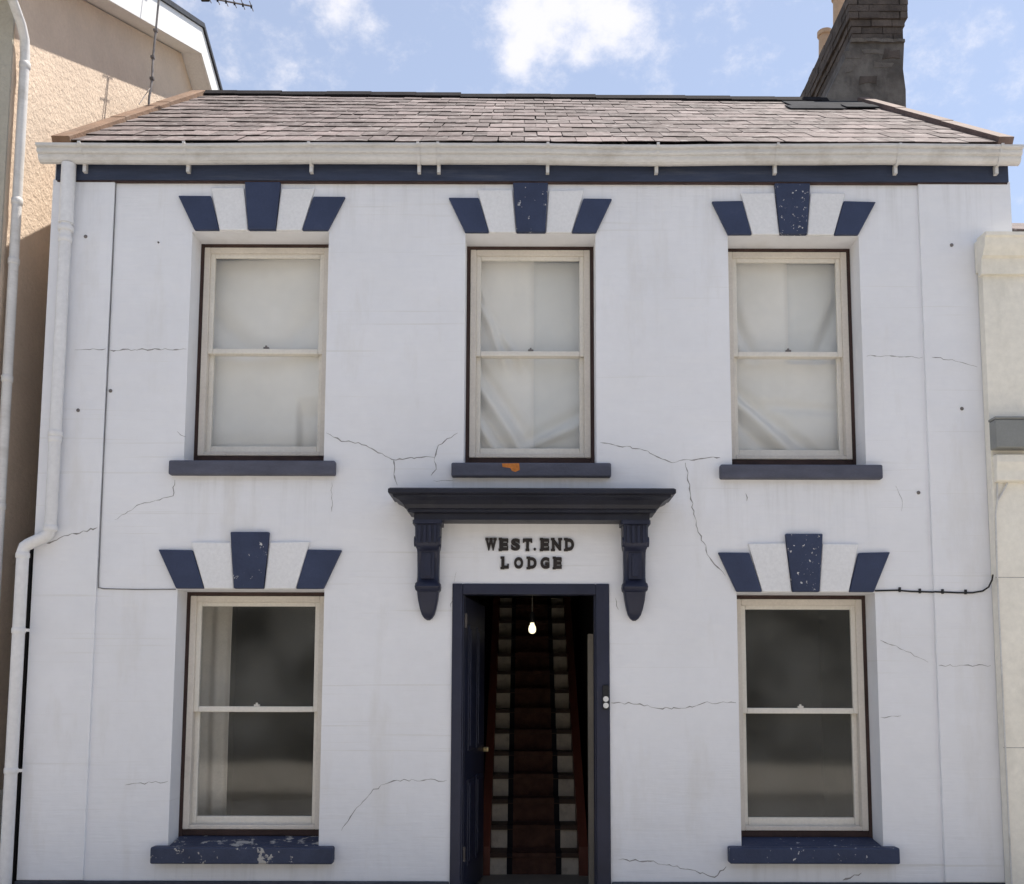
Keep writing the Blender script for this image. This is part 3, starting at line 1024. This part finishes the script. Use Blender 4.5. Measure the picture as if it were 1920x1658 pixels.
hd = hood()
CP = [(2.741, 0.100, 0.185), (2.715, 0.100, 0.185), (2.712, 0.086, 0.160), (2.66, 0.085, 0.158), (2.60, 0.085, 0.160), (2.575, 0.083, 0.158), (2.555, 0.080, 0.142),
      (2.545, 0.076, 0.112), (2.53, 0.075, 0.098), (2.48, 0.075, 0.088), (2.42, 0.074, 0.082), (2.36, 0.074, 0.082), (2.325, 0.076, 0.092), (2.312, 0.085, 0.108),
      (2.290, 0.088, 0.118), (2.268, 0.085, 0.108), (2.255, 0.074, 0.088), (2.20, 0.068, 0.080), (2.14, 0.056, 0.066), (2.10, 0.044, 0.052), (2.075, 0.028, 0.034), (2.062, 0.010, 0.014)]
for cx in (-0.662, 0.768):
    mb = MB()
    rings = []
    for z, hw, pr in CP:
        c = min(0.012, hw * 0.3)
        rings.append([(cx - hw, 0.004, z), (cx - hw, -pr + c, z), (cx - hw + c, -pr, z), (cx + hw - c, -pr, z), (cx + hw, -pr + c, z), (cx + hw, 0.004, z)])
    mb.rings(rings)
    # flutes on the upper block, a rib on the shaft, side scrolls
    for k in range(4):
        x = cx - 0.054 + k * 0.036
        mb.box(x - 0.009, x + 0.009, -0.170, -0.150, 2.585, 2.705)
    mb.box(cx - 0.046, cx + 0.046, -0.102, -0.07, 2.345, 2.525)
    mb.box(cx - 0.022, cx + 0.022, -0.112, -0.09, 2.36, 2.51)
    for sx in (-1, 1):
        ring = []
        xx0, xx1 = cx + sx * 0.074, cx + sx * 0.092
        for xx in (xx0, xx1):
            ring.append([(xx, -0.122 + 0.036 * math.cos(2 * math.pi * j / 14), 2.598 + 0.036 * math.sin(2 * math.pi * j / 14)) for j in range(14)])
        mb.rings(ring)
    mb.build('corbel', 'hood' if False else 'door_blue', hd, smooth=True)


# ------------------------------------------------------------------ lettering
def letter(ch, x0, x1, z0, z1):
    cu = bpy.data.curves.new('letter', 'FONT')
    cu.body = ch
    cu.size = 1.0
    cu.offset = 0.066
    cu.extrude = 0.5
    tmp = bpy.data.objects.new('letter_tmp', cu)
    COL.objects.link(tmp)
    dg = bpy.context.evaluated_depsgraph_get()
    me = bpy.data.meshes.new_from_object(tmp.evaluated_get(dg))
    COL.objects.unlink(tmp)
    bpy.data.objects.remove(tmp)
    xs = [v.co.x for v in me.vertices]
    ys = [v.co.y for v in me.vertices]
    ax, bx, ay, by = min(xs), max(xs), min(ys), max(ys)
    dp_ = 0.012
    for v in me.vertices:
        u, w, d = (v.co.x - ax) / (bx - ax), (v.co.y - ay) / (by - ay), v.co.z
        v.co = (x0 + (x1 - x0) * u, -0.006 - d * dp_ * 1.0, z0 + (z1 - z0) * w)
    # slab serifs
    H, Wd = z1 - z0, x1 - x0
    sf = {'W': [(0, .30, 1), (.70, 1, 1), (.35, .65, 1)], 'E': [(-.08, .3, 0), (-.08, .3, 1)], 'T': [(.28, .72, 0)], 'N': [(-.1, .34, 0), (-.1, .3, 1), (.66, 1.1, 1)],
          'D': [(-.12, .3, 0), (-.12, .3, 1)], 'L': [(-.12, .42, 0), (-.12, .42, 1)]}.get(ch, [])
    mb = MB()
    mb.v = [tuple(v.co) for v in me.vertices]
    mb.f = [tuple(p.vertices) for p in me.polygons]
    mb.m = [0] * len(mb.f)
    for a, b, t in sf:
        zc = z1 if t else z0
        za, zb_ = (zc - 0.15 * H, zc + .004) if t else (zc - .004, zc + 0.15 * H)
        mb.box(x0 + a * Wd, x0 + b * Wd, -0.0135, 0.002, za, zb_)
    if ch == 'E':
        mb.box(x0 + .86 * Wd, x0 + 1.02 * Wd, -0.0135, 0.002, z0 + .004, z0 + .36 * H)
        mb.box(x0 + .86 * Wd, x0 + 1.02 * Wd, -0.0135, 0.002, z1 - .36 * H, z1 - .004)
    if ch == 'L':
        mb.box(x0 + .80 * Wd, x0 + 1.02 * Wd, -0.0135, 0.002, z0 + .004, z0 + .42 * H)
    if ch == 'T':
        mb.box(x0 - .02 * Wd, x0 + .16 * Wd, -0.0135, 0.002, z1 - .36 * H, z1 - .004)
        mb.box(x0 + .84 * Wd, x0 + 1.02 * Wd, -0.0135, 0.002, z1 - .36 * H, z1 - .004)
    bpy.data.meshes.remove(me)
    o = mb.build('letter', 'letter', house)
    return o


XS = [(-0.270, -0.190, 'W'), (-0.172, -0.110, 'E'), (-0.090, -0.026, 'S'), (-0.006, 0.058, 'T'), (0.068, 0.086, '.'),
      (0.116, 0.176, 'E'), (0.196, 0.262, 'N'), (0.288, 0.352, 'D')]
for a, b, c in XS:
    if c == '.':
        letter(c, a, b, 2.552, 2.572)
    else:
        letter(c, a, b, 2.552, 2.638)
for a, b, c in [(-0.157, -0.105, 'L'), (-0.068, -0.004, 'O'), (0.026, 0.090, 'D'), (0.116, 0.180, 'G'), (0.206, 0.264, 'E')]:
    letter(c, a, b, 2.424, 2.506)

# ------------------------------------------------------------------ door frame, door, hall
mb = MB()
mb.box(-0.497, -0.425, -0.014, 0.10, 0.10, 2.320)
mb.box(0.502, 0.596, -0.014, 0.10, 0.10, 2.320)
mb.box(-0.425, 0.502, -0.013, 0.10, 2.244, 2.3195)
mb.box(-0.440, -0.415, 0.02, 0.13, 0.10, 2.252)
mb.box(0.492, 0.515, 0.02, 0.13, 0.10, 2.252)
mb.build('door_frame', 'door_blue', house, bevel=0.006)
MB().box(-0.486, 0.585, -0.05, WT, 0.101, 0.14).build('threshold', 'kerb', house, bevel=0.01)
# door leaf swung inwards against the left hall wall
dx, dy = 0.098, 0.80
ang = math.atan2(dy, dx)


def leaf_box(mb, s0, s1, t0, t1, z0, z1, m=0):
    i = len(mb.v)
    mb.box(s0, s1, t0, t1, z0, z1, m)
    for k in range(i, len(mb.v)):
        s, t, z = mb.v[k]
        mb.v[k] = (-0.412 + s * math.cos(ang) - t * math.sin(ang), 0.13 + s * math.sin(ang) + t * math.cos(ang), z)


lf = MB()
leaf_box(lf, 0, 0.86, 0.0, 0.042, 0.15, 2.24)
door = lf.build('door', 'door_blue', house, bevel=0.003)
for s0, s1, z0, z1 in ((0.12, 0.39, 0.35, 0.95), (0.47, 0.74, 0.35, 0.95), (0.12, 0.39, 1.15, 2.05), (0.47, 0.74, 1.15, 2.05)):
    p = MB()
    leaf_box(p, s0, s1, -0.010, 0.004, z0, z1)
    leaf_box(p, s0 + .03, s1 - .03, -0.018, 0.004, z0 + .03, z1 - .03)
    p.build('door_panel', 'door_blue', door, bevel=0.004)
for z in (0.4, 2.02):
    p = MB()
    leaf_box(p, -0.012, 0.006, -0.012, 0.01, z, z + 0.10)
    p.build('hinge', 'steel', door)
p = MB()
leaf_box(p, 0.79, 0.83, -0.045, 0.0, 1.10, 1.14)
p.build('door_knob', 'brass', door, bevel=0.008)
# inner door lining on the right side of the hall
mb = MB()
mb.box(0.470, 0.515, 0.36, 0.44, 0.141, 1.99)
mb.build('inner_jamb', 'fabric', house, bevel=0.004)

# stairs
RI, GO_, SY, SZ = 0.185, 0.235, 1.24, 0.10
st = MB()
NST = 14
for sx0, sx1 in ((-0.335, -0.263), (0.443, 0.515)):
    st.rings([[(sx0, SY - 0.06, SZ), (sx1, SY - 0.06, SZ), (sx1, SY - 0.06, SZ + 0.24), (sx0, SY - 0.06, SZ + 0.24)],
              [(sx0, SY + GO_ * NST, SZ + RI * (NST - 1.2)), (sx1, SY + GO_ * NST, SZ + RI * (NST - 1.2)),
               (sx1, SY + GO_ * NST, SZ + RI * (NST + 1.2)), (sx0, SY + GO_ * NST, SZ + RI * (NST + 1.2))]])
stairs = st.build('staircase', 'stringer', house)
for k in range(NST):
    s = MB()
    z = SZ + RI * k
    y = SY + GO_ * k
    s.box(-0.2625, 0.4425, y, y + GO_ + 0.02, z + 0.002, z + RI - 0.036)
    s.box(-0.2625, 0.4425, y - 0.022, y + GO_ + 0.02, z + RI - 0.0355, z + RI, 1)
    s.build('step', ['step', 'tread'], stairs)
rn = MB()
path = []
for k in range(NST):
    z = SZ + RI * k
    y = SY + GO_ * k
    path += [(y - 0.006, z + 0.004), (y - 0.006, z + RI - 0.030), (y - 0.026, z + RI - 0.028), (y - 0.026, z + RI + 0.006), (y + GO_ - 0.008, z + RI + 0.006)]
for (xa, xb, m) in ((-0.130, -0.085, 1), (-0.085, 0.262, 0), (0.262, 0.307, 1)):
    for (ya, za), (yb, zb) in zip(path[:-1], path[1:]):
        rn.face([(xa, ya, za), (xb, ya, za), (xb, yb, zb), (xa, yb, zb)], m)
runner = rn.build('stair_runner', ['runner', 'runner_edge'])
so = runner.modifiers.new('solid', 'SOLIDIFY')
so.thickness = 0.004
tag(runner, 'rust-brown stair carpet with dark borders climbing the stairs inside the doorway', 'carpet')

# hanging bulb
bl = thing('pendant_bulb', 'bare lit bulb hanging on a cord inside the doorway', 'light', (0.071, 1.3, 2.60))
MB().tube([(0.071, 1.3, 2.598), (0.071, 1.3, 2.20)], 0.005, 8).build('cord', 'fabric', bl)
MB().lathe([(0.010, 2.22), (0.020, 2.20), (0.020, 2.135), (0.014, 2.13)], 0.071, 1.3, 12).build('lamp_holder', 'black', bl, smooth=True)
MB().lathe([(0.014, 2.135), (0.018, 2.115), (0.027, 2.100), (0.031, 2.078), (0.028, 2.056), (0.016, 2.043), (0.003, 2.040)], 0.071, 1.3, 16).build('bulb', 'bulb', bl, smooth='all')
# bell on the right door frame
bell = thing('doorbell', 'small black and white doorbell on the navy door frame', 'doorbell', (0.566, -0.014, 1.45))
MB().box(0.545, 0.587, -0.034, -0.0145, 1.450, 1.618).build('case', 'black', bell, bevel=0.006)
for z in (1.478, 1.522):
    MB().rings([[(0.566 + 0.019 * math.cos(j * math.pi / 8), y, z + 0.019 * math.sin(j * math.pi / 8)) for j in range(16)] for y in (-0.0345, -0.042)]).build('button', 'plug', bell)

# ------------------------------------------------------------------ inside the two ground-floor rooms
def curtain(x0, x1, y, z0, z1, waves, amp, label, mat):
    mb = MB()
    nx, nz = 40, 12
    for j in range(nz + 1):
        for i in range(nx + 1):
            u, v = i / nx, j / nz
            mb.v.append((x0 + (x1 - x0) * u, y + amp * math.sin(u * waves * 2 * math.pi + 0.6 * math.sin(3 * v)) * (1.1 - 0.4 * v), z0 + (z1 - z0) * v))
    for j in range(nz):
        for i in range(nx):
            a = j * (nx + 1) + i
            mb.f.append((a, a + 1, a + nx + 2, a + nx + 1))
            mb.m.append(0)
    o = mb.build('curtain', mat, None, smooth='all')
    so = o.modifiers.new('solid', 'SOLIDIFY')
    so.thickness = 0.004
    return tag(o, label, 'curtain')


curtain(-2.47, -2.17, 0.50, 0.66, 2.35, 2.5, 0.02, 'pale curtain drawn to the left inside the lower left window', 'net')
# ------------------------------------------------------------------ cracks, cable, wall bolts
CR = {
    'a': ([(-1.402, 3.391), (-1.295, 3.33), (-1.173, 3.322), (-0.934, 3.2), (-0.726, 3.216), (-0.632, 3.216), (-0.607, 3.304), (-0.472, 3.393)], .0050),
    'b': ([(-0.922, 3.2), (-0.913, 3.073), (-0.893, 3.016)], .0045), 'c': ([(-0.632, 3.216), (-0.62, 3.131), (-0.657, 3.085)], .003),
    'd': ([(0.538, 3.326), (0.821, 3.281), (1.046, 3.182), (1.159, 3.205), (1.386, 3.221)], .0042),
    'e': ([(1.14, 3.182), (1.174, 2.945), (1.209, 2.736), (1.299, 2.51), (1.408, 2.379)], .0042),
    'f': ([(0.649, 0.438), (0.867, 0.428), (1.119, 0.376), (1.299, 0.323), (1.379, 0.394)], .004),
    'g': ([(-1.238, 0.625), (-1.15, 0.761), (-1.025, 0.905), (-0.862, 0.966), (-0.522, 0.967)], .0034),
    'h': ([(0.602, 1.496), (0.804, 1.489), (0.914, 1.46), (1.116, 1.46), (1.245, 1.497), (1.466, 1.498)], .0036),
    'i': ([(-3.335, 2.592), (-3.188, 2.649), (-2.985, 2.706)], .005), 'j': ([(-2.875, 2.764), (-2.693, 2.878), (-2.47, 2.936), (-2.463, 3.05)], .0026),
    'k': ([(-2.722, 0.929), (-2.431, 0.955)], .003), 'l': ([(-2.965, 3.992), (-2.415, 4.0)], .0045), 'm': ([(2.447, 3.961), (2.846, 3.954)], .0034),
    'n': ([(2.904, 3.947), (3.05, 3.93), (3.225, 3.877)], .0026), 'o': ([(-3.207, 3.986), (-2.985, 3.994)], .003), 'p': ([(2.866, 1.758), (3.225, 1.759)], .003),
    'q': ([(2.474, 1.934), (2.656, 1.853), (2.801, 1.78)], .0026), 'r': ([(2.46, 1.402), (2.604, 1.413)], .0026), 's': ([(-1.356, 3.034), (-1.351, 2.824)], .0018),
    't': ([(1.562, 2.965), (1.568, 2.908)], .003), 'u': ([(-0.472, 2.40), (-0.507, 2.15)], .0018), 'v': ([(2.166, 0.305), (2.294, 0.354)], .006),
    'w': ([(-2.40, 3.36), (-2.46, 3.40)], .003), 'x': ([(2.62, 3.02), (2.66, 2.93), (2.655, 2.84)], .0018), 'y': ([(-0.64, 3.05), (-0.50, 3.05)], .0025),
    'z': ([(0.64, 2.22), (0.66, 2.14)], .003)}
for key, (pts, wd) in CR.items():
    rr = random.Random(key)
    fine_pts = []
    for (xa, za), (xb, zb) in zip(pts[:-1], pts[1:]):
        L = math.hypot(xb - xa, zb - za)
        n = max(2, int(L / 0.025))
        for k in range(n):
            t = k / n
            j = 0.0 if k == 0 else 0.008
            fine_pts.append((xa + (xb - xa) * t + rr.uniform(-j, j), za + (zb - za) * t + rr.uniform(-j, j)))
    fine_pts.append(pts[-1])
    mb = MB()
    n = len(fine_pts)
    pil = all(x < -2.97 or x > 2.85 for x, _ in pts)
    yy = -0.0212 if pil else -0.0012
    rings = []
    for k, (x, z) in enumerate(fine_pts):
        xa, za = fine_pts[max(0, k - 1)]
        xb, zb = fine_pts[min(n - 1, k + 1)]
        tx, tz = xb - xa, zb - za
        L = math.hypot(tx, tz) or 1
        h = wd * rr.choice((0.35, 0.5, 0.7, 0.9, 1.0, 1.5)) * rr.uniform(0.8, 1.1) * (0.35 if k in (0, n - 1) else 1) * 0.75
        nx_, nz_ = -tz / L * h, tx / L * h
        rings.append([(x + nx_, yy, z + nz_), (x - nx_, yy, z - nz_), (x - nx_, yy + 0.003, z - nz_), (x + nx_, yy + 0.003, z + nz_)])
    mb.rings(rings)
    mb.build('crack', 'crack', house)

cb = MB()
cb.tube([(2.449, -0.006, 2.276), (2.60, -0.006, 2.280), (2.70, -0.006, 2.272), (2.85, -0.007, 2.268), (2.862, -0.026, 2.268), (3.02, -0.026, 2.262), (3.12, -0.026, 2.262),
         (3.19, -0.026, 2.274), (3.222, -0.05, 2.30), (3.229, -0.09, 2.345), (3.229, -0.106, 2.38)], 0.0060, 8)
cable = cb.build('cable', 'black', house, smooth=True)
cb = MB()
cb.tube([(-2.972, -0.006, 5.24), (-2.969, -0.006, 3.9), (-2.971, -0.006, 3.3), (-2.968, -0.006, 2.4), (-2.966, -0.006, 2.285), (-2.93, -0.005, 2.277), (-2.70, -0.004, 2.272), (-2.426, -0.004, 2.274)], 0.0036, 6)
cb.build('cable', 'old_cable', house, smooth=True)
for x, z, y in ((2.62, 2.280, 0), (2.76, 2.271, 0), (2.91, 2.266, -0.02), (3.07, 2.263, -0.02)):
    MB().box(x - 0.006, x + 0.006, y - 0.018, y + 0.002, z - 0.012, z + 0.020).build('cable_clip', 'black', cable)
for k, (x, z) in enumerate([(-3.167, 4.828), (-3.160, 3.545), (-2.945, 3.693), (3.079, 4.78), (3.102, 3.573), (2.78, 2.972), (-2.648, 4.794)]):
    y = -0.02 if abs(x) > 2.97 else 0
    r = 0.013 if k < 6 else 0.007
    MB().rings([[(x + r * f * math.cos(j * math.pi / 5), y - d, z + r * f * math.sin(j * math.pi / 5)) for j in range(10)] for d, f in ((-0.002, 1), (0.004, 1), (0.010, 0.6))]).build('wall_bolt', 'steel', house)

# ------------------------------------------------------------------ unseen terrace, added to bounce light and darken reflections in the panes
ter = thing('terrace', 'unseen terrace added across the street, white for bounce light, dark below to be mirrored in the ground-floor windows', 'building', (0, -17, 0))
MB().box(-24, 24, -20.5, -14.0, 0.0, 5.4).build('wall', 'terrace_bounce', ter)
MB().box(-23.9, 23.9, -14.002, -13.80, 0.0, 3.3).build('dark_reflected_band', 'dark_reflected_band', ter)
MB().prism_yz([(-13.7, 5.41), (-17.2, 7.9), (-20.8, 5.41)], -24.2, 24.2).build('roof', 'ridge', ter)
for x in (-18.5, -14.0, -9.6, -2.0, 2.0, 9.6, 14.0, 18.5):
    for z0, z1 in ((3.6, 4.8),):
        w = MB().box(x - 0.5, x + 0.5, -14.02, -13.96, z0, z1).build('window', 'frame', ter)
        MB().box(x - 0.43, x + 0.43, -13.958, -13.95, z0 + 0.07, z1 - 0.07).build('pane', 'black', w)
for x in (-11.8, 0.0, 11.8):
    MB().box(x - 0.45, x + 0.45, -13.799, -13.75, 0.01, 2.1).build('door', 'door_blue', ter)

# ------------------------------------------------------------------ taller house on the left
LX = -3.75
LB = -3.53
lh = thing('neighbour_house', 'taller tan roughcast house with white bargeboards left of the grey house', 'house', (-6.0, 3.3, 0))
AY, SLP = 3.35, 0.46


def under(y):
    return 8.47 - SLP * abs(y - AY)


FY, BY = -0.045, 6.75
mb = MB()
pts = [(FY, 0.0), (BY, 0.0), (BY, under(BY)), (AY, under(AY)), (FY, under(FY))]
mb.prism_yz(pts, -9.0, LX)
mb.build('wall', 'tan', lh)
MB().box(-9.0, LX - 0.004, FY - 0.02, FY + 0.002, 0.0, under(FY) - 0.05).build('shaded_front', 'tan_shaded', lh)  # skin in the shaded copy of the tan render
MB().box(-9.0, LX + 0.012, FY - 0.03, BY, 0.0, 0.86).build('plinth', 'cream', lh)
# roof with verge soffit and bargeboards
e0, e1 = FY - 0.40, BY + 0.4
mb = MB()
mb.prism_yz([(e0, under(e0) + 0.012), (AY, under(AY) + 0.012), (e1, under(e1) + 0.012), (e1, under(e1) + 0.30), (AY, under(AY) + 0.30), (e0, under(e0) + 0.30)], -9.0, LB - 0.028)
lr = mb.build('roof', 'white_pvc', lh)
mb = MB()
mb.prism_yz([(e0 - 0.06, under(e0 - 0.06) + 0.303), (AY, under(AY) + 0.303), (e1 + .06, under(e1 + .06) + 0.303), (e1 + .06, under(e1 + .06) + 0.355), (AY, under(AY) + 0.355), (e0 - 0.06, under(e0 - 0.06) + 0.355)], -9.05, LB + 0.022)
mb.build('roof_tiles', 'tile_edge', lr)
for ya, yb in ((e0, AY - 0.001), (AY + 0.001, e1)):
    mb = MB()
    mb.prism_yz([(ya, under(ya)), (yb, under(yb)), (yb, under(yb) + 0.30), (ya, under(ya) + 0.30)], LB - 0.027, LB)
    mb.build('bargeboard', 'white_pvc', lr, bevel=0.004)
gy = e0 - 0.06
mb = MB()
mb.prism_yz([(gy + 0.05, under(e0) + 0.12), (gy + 0.05, under(e0)), (gy - 0.02, under(e0) - 0.02), (gy - 0.08, under(e0) + 0.03), (gy - 0.09, under(e0) + 0.12)], -9.0, LB + 0.01)
mb.build('gutter', 'white_pvc', lh, smooth=True)
px = LX + 0.062
mb = MB()
mb.tube([(px, -0.40, under(e0) + 0.05), (px, -0.39, under(e0) - 0.06), (px, -0.36, under(e0) - 0.12), (px, -0.08, 6.42), (px, -0.02, 6.34), (px, 0.0, 6.22), (px, 0.01, 0.0)], 0.034, 16)
lp = mb.build('downpipe', 'gutter', lh, smooth=True)
for z in (6.15, 5.1, 4.65, 3.78, 2.86, 1.9):
    MB().lathe([(0.036, z - 0.025), (0.040, z - 0.018), (0.040, z + 0.018), (0.036, z + 0.025)], px, 0.003, 16).build('collar', 'gutter', lp, smooth=True)
MB().box(LX + 0.001, LX + 0.10, 0.42, 0.95, 0.0, 2.62).build('black_strip', 'black', lh, label='black upright strip in the gap between the houses')  # upright black slab low in the gap

# ------------------------------------------------------------------ aerial
MP = [(-3.395, 1.607, 6.80), (-3.395, 1.612, 6.90), (-3.390, 1.648, 7.085), (-3.402, 1.676, 7.31), (-3.400, 1.71, 7.594), (-3.397, 1.744, 7.931), (-3.395, 1.76, 8.06)]
aer = thing('television_aerial', 'thin television aerial on a leaning mast at the left verge', 'aerial', MP[0])
MB().tube(MP, 0.0105, 8).build('mast', 'steel', aer)
for x, y, z in MP[2:5]:
    MB().box(x - 0.018, x + 0.016, y - 0.016, y + 0.016, z, z + 0.022).build('clamp', 'steel', aer)
MB().tube([(-3.395, 1.63, 7.0), (-3.398, 1.40, 6.70)], 0.004, 6).build('stay', 'steel', aer)
B0, B1 = Vector((-3.95, 1.70, 8.13)), Vector((-2.55, 1.79, 7.905))
boom = MB().tube([B0, B1], 0.008, 8).build('boom', 'steel', aer)
for k in range(19):
    p = B0.lerp(B1, k / 18)
    MB().tube([p + Vector((0.01, -0.10, -0.022)), p + Vector((-0.01, 0.10, 0.022))], 0.004, 6).build('element', 'steel', boom)
    MB().box(p.x - 0.007, p.x + 0.007, p.y - 0.007, p.y + 0.007, p.z - 0.020, p.z + 0.010).build('element_clip', 'black', boom)
MB().box(-3.02, -2.94, 1.74, 1.80, 7.95, 8.01).build('dipole_box', 'black', aer, bevel=0.008)

# ------------------------------------------------------------------ cream building on the right
NY, NX0 = -0.10, 3.255
nb = thing('neighbour_building', 'lower cream rendered building with moulded cornice right of the grey house', 'building', (5.5, 2.5, 0))
mb = MB()
mb.rings([[(NX0, NY, 0.0), (8.5, NY, 0.0), (8.5, 5.6, 0.0), (HX1 + 0.06, 5.6, 0.0), (HX1 + 0.06, -0.026, 0.0), (NX0, -0.026, 0.0)],
          [(NX0, NY, 4.74), (8.5, NY, 4.74), (8.5, 5.6, 4.74), (HX1 + 0.06, 5.6, 4.74), (HX1 + 0.06, -0.026, 4.74), (NX0, -0.026, 4.74)]])
mb.build('wall', 'cream', nb)
cp = [(NY + 0.02, 4.515), (NY - 0.03, 4.520), (NY - 0.04, 4.630), (NY - 0.065, 4.640), (NY - 0.07, 4.66), (NY - 0.10, 4.70), (NY - 0.105, 4.755), (NY - 0.12, 4.765), (NY - 0.12, 4.790), (NY + 0.02, 4.80)]
cn = MB()
cn.prism_yz(cp, NX0 - 0.022, 8.5)
cn.box(NX0 - 0.015, 8.4, NY + 0.02, -0.026, 4.56, 4.79)
corn = cn.build('cornice', 'cream', nb, smooth=True)
mb = MB()
mb.prism_yz([(NY - 0.10, 4.815), (2.8, 6.3), (5.7, 4.82), (5.7, 4.76), (2.8, 6.22), (NY - 0.10, 4.805)], HX1 + 0.06, 8.5)
mb.build('roof', 'slate', nb)
MB().prism_yz([(NY + 0.03, 3.215), (NY - 0.055, 3.215), (NY - 0.06, 3.16), (NY - 0.045, 3.10), (NY - 0.045, 3.03), (NY + 0.03, 3.015)], NX0 + 0.012, 3.50).build('corbel', 'cream', nb, bevel=0.008)
mb = MB()
mb.tube([(NX0 + 0.03, NY - 0.012, 3.02), (NX0 + 0.025, NY - 0.012, 2.90), (NX0 + 0.01, NY - 0.010, 2.80), (NX0 + 0.004, NY - 0.006, 2.40), (NX0 + 0.006, NY - 0.006, 0.3)], 0.006, 8)
mb.tube([(NX0 + 0.10, NY - 0.012, 3.02), (NX0 + 0.05, NY - 0.012, 2.93), (NX0 + 0.03, NY - 0.010, 2.90)], 0.007, 8)
mb.build('cable', 'gutter', nb, smooth=True)
for z in (2.36, 1.2):
    MB().box(NX0 - 0.001, 8.5, NY - 0.0012, NY + 0.01, z, z + 0.004).build('render_joint', 'crack', nb)
ub = thing('utility_box', 'grey box fixed to the cream building below its cornice', 'box', (3.4, NY, 3.25))
MB().box(NX0 - 0.005, 3.62, NY - 0.10, NY - 0.001, 3.250, 3.450).build('case', 'grey_box', ub, bevel=0.008)
MB().box(NX0 - 0.010, 3.63, NY - 0.106, NY - 0.002, 3.451, 3.468).build('lid', 'grey_box', ub, bevel=0.004)
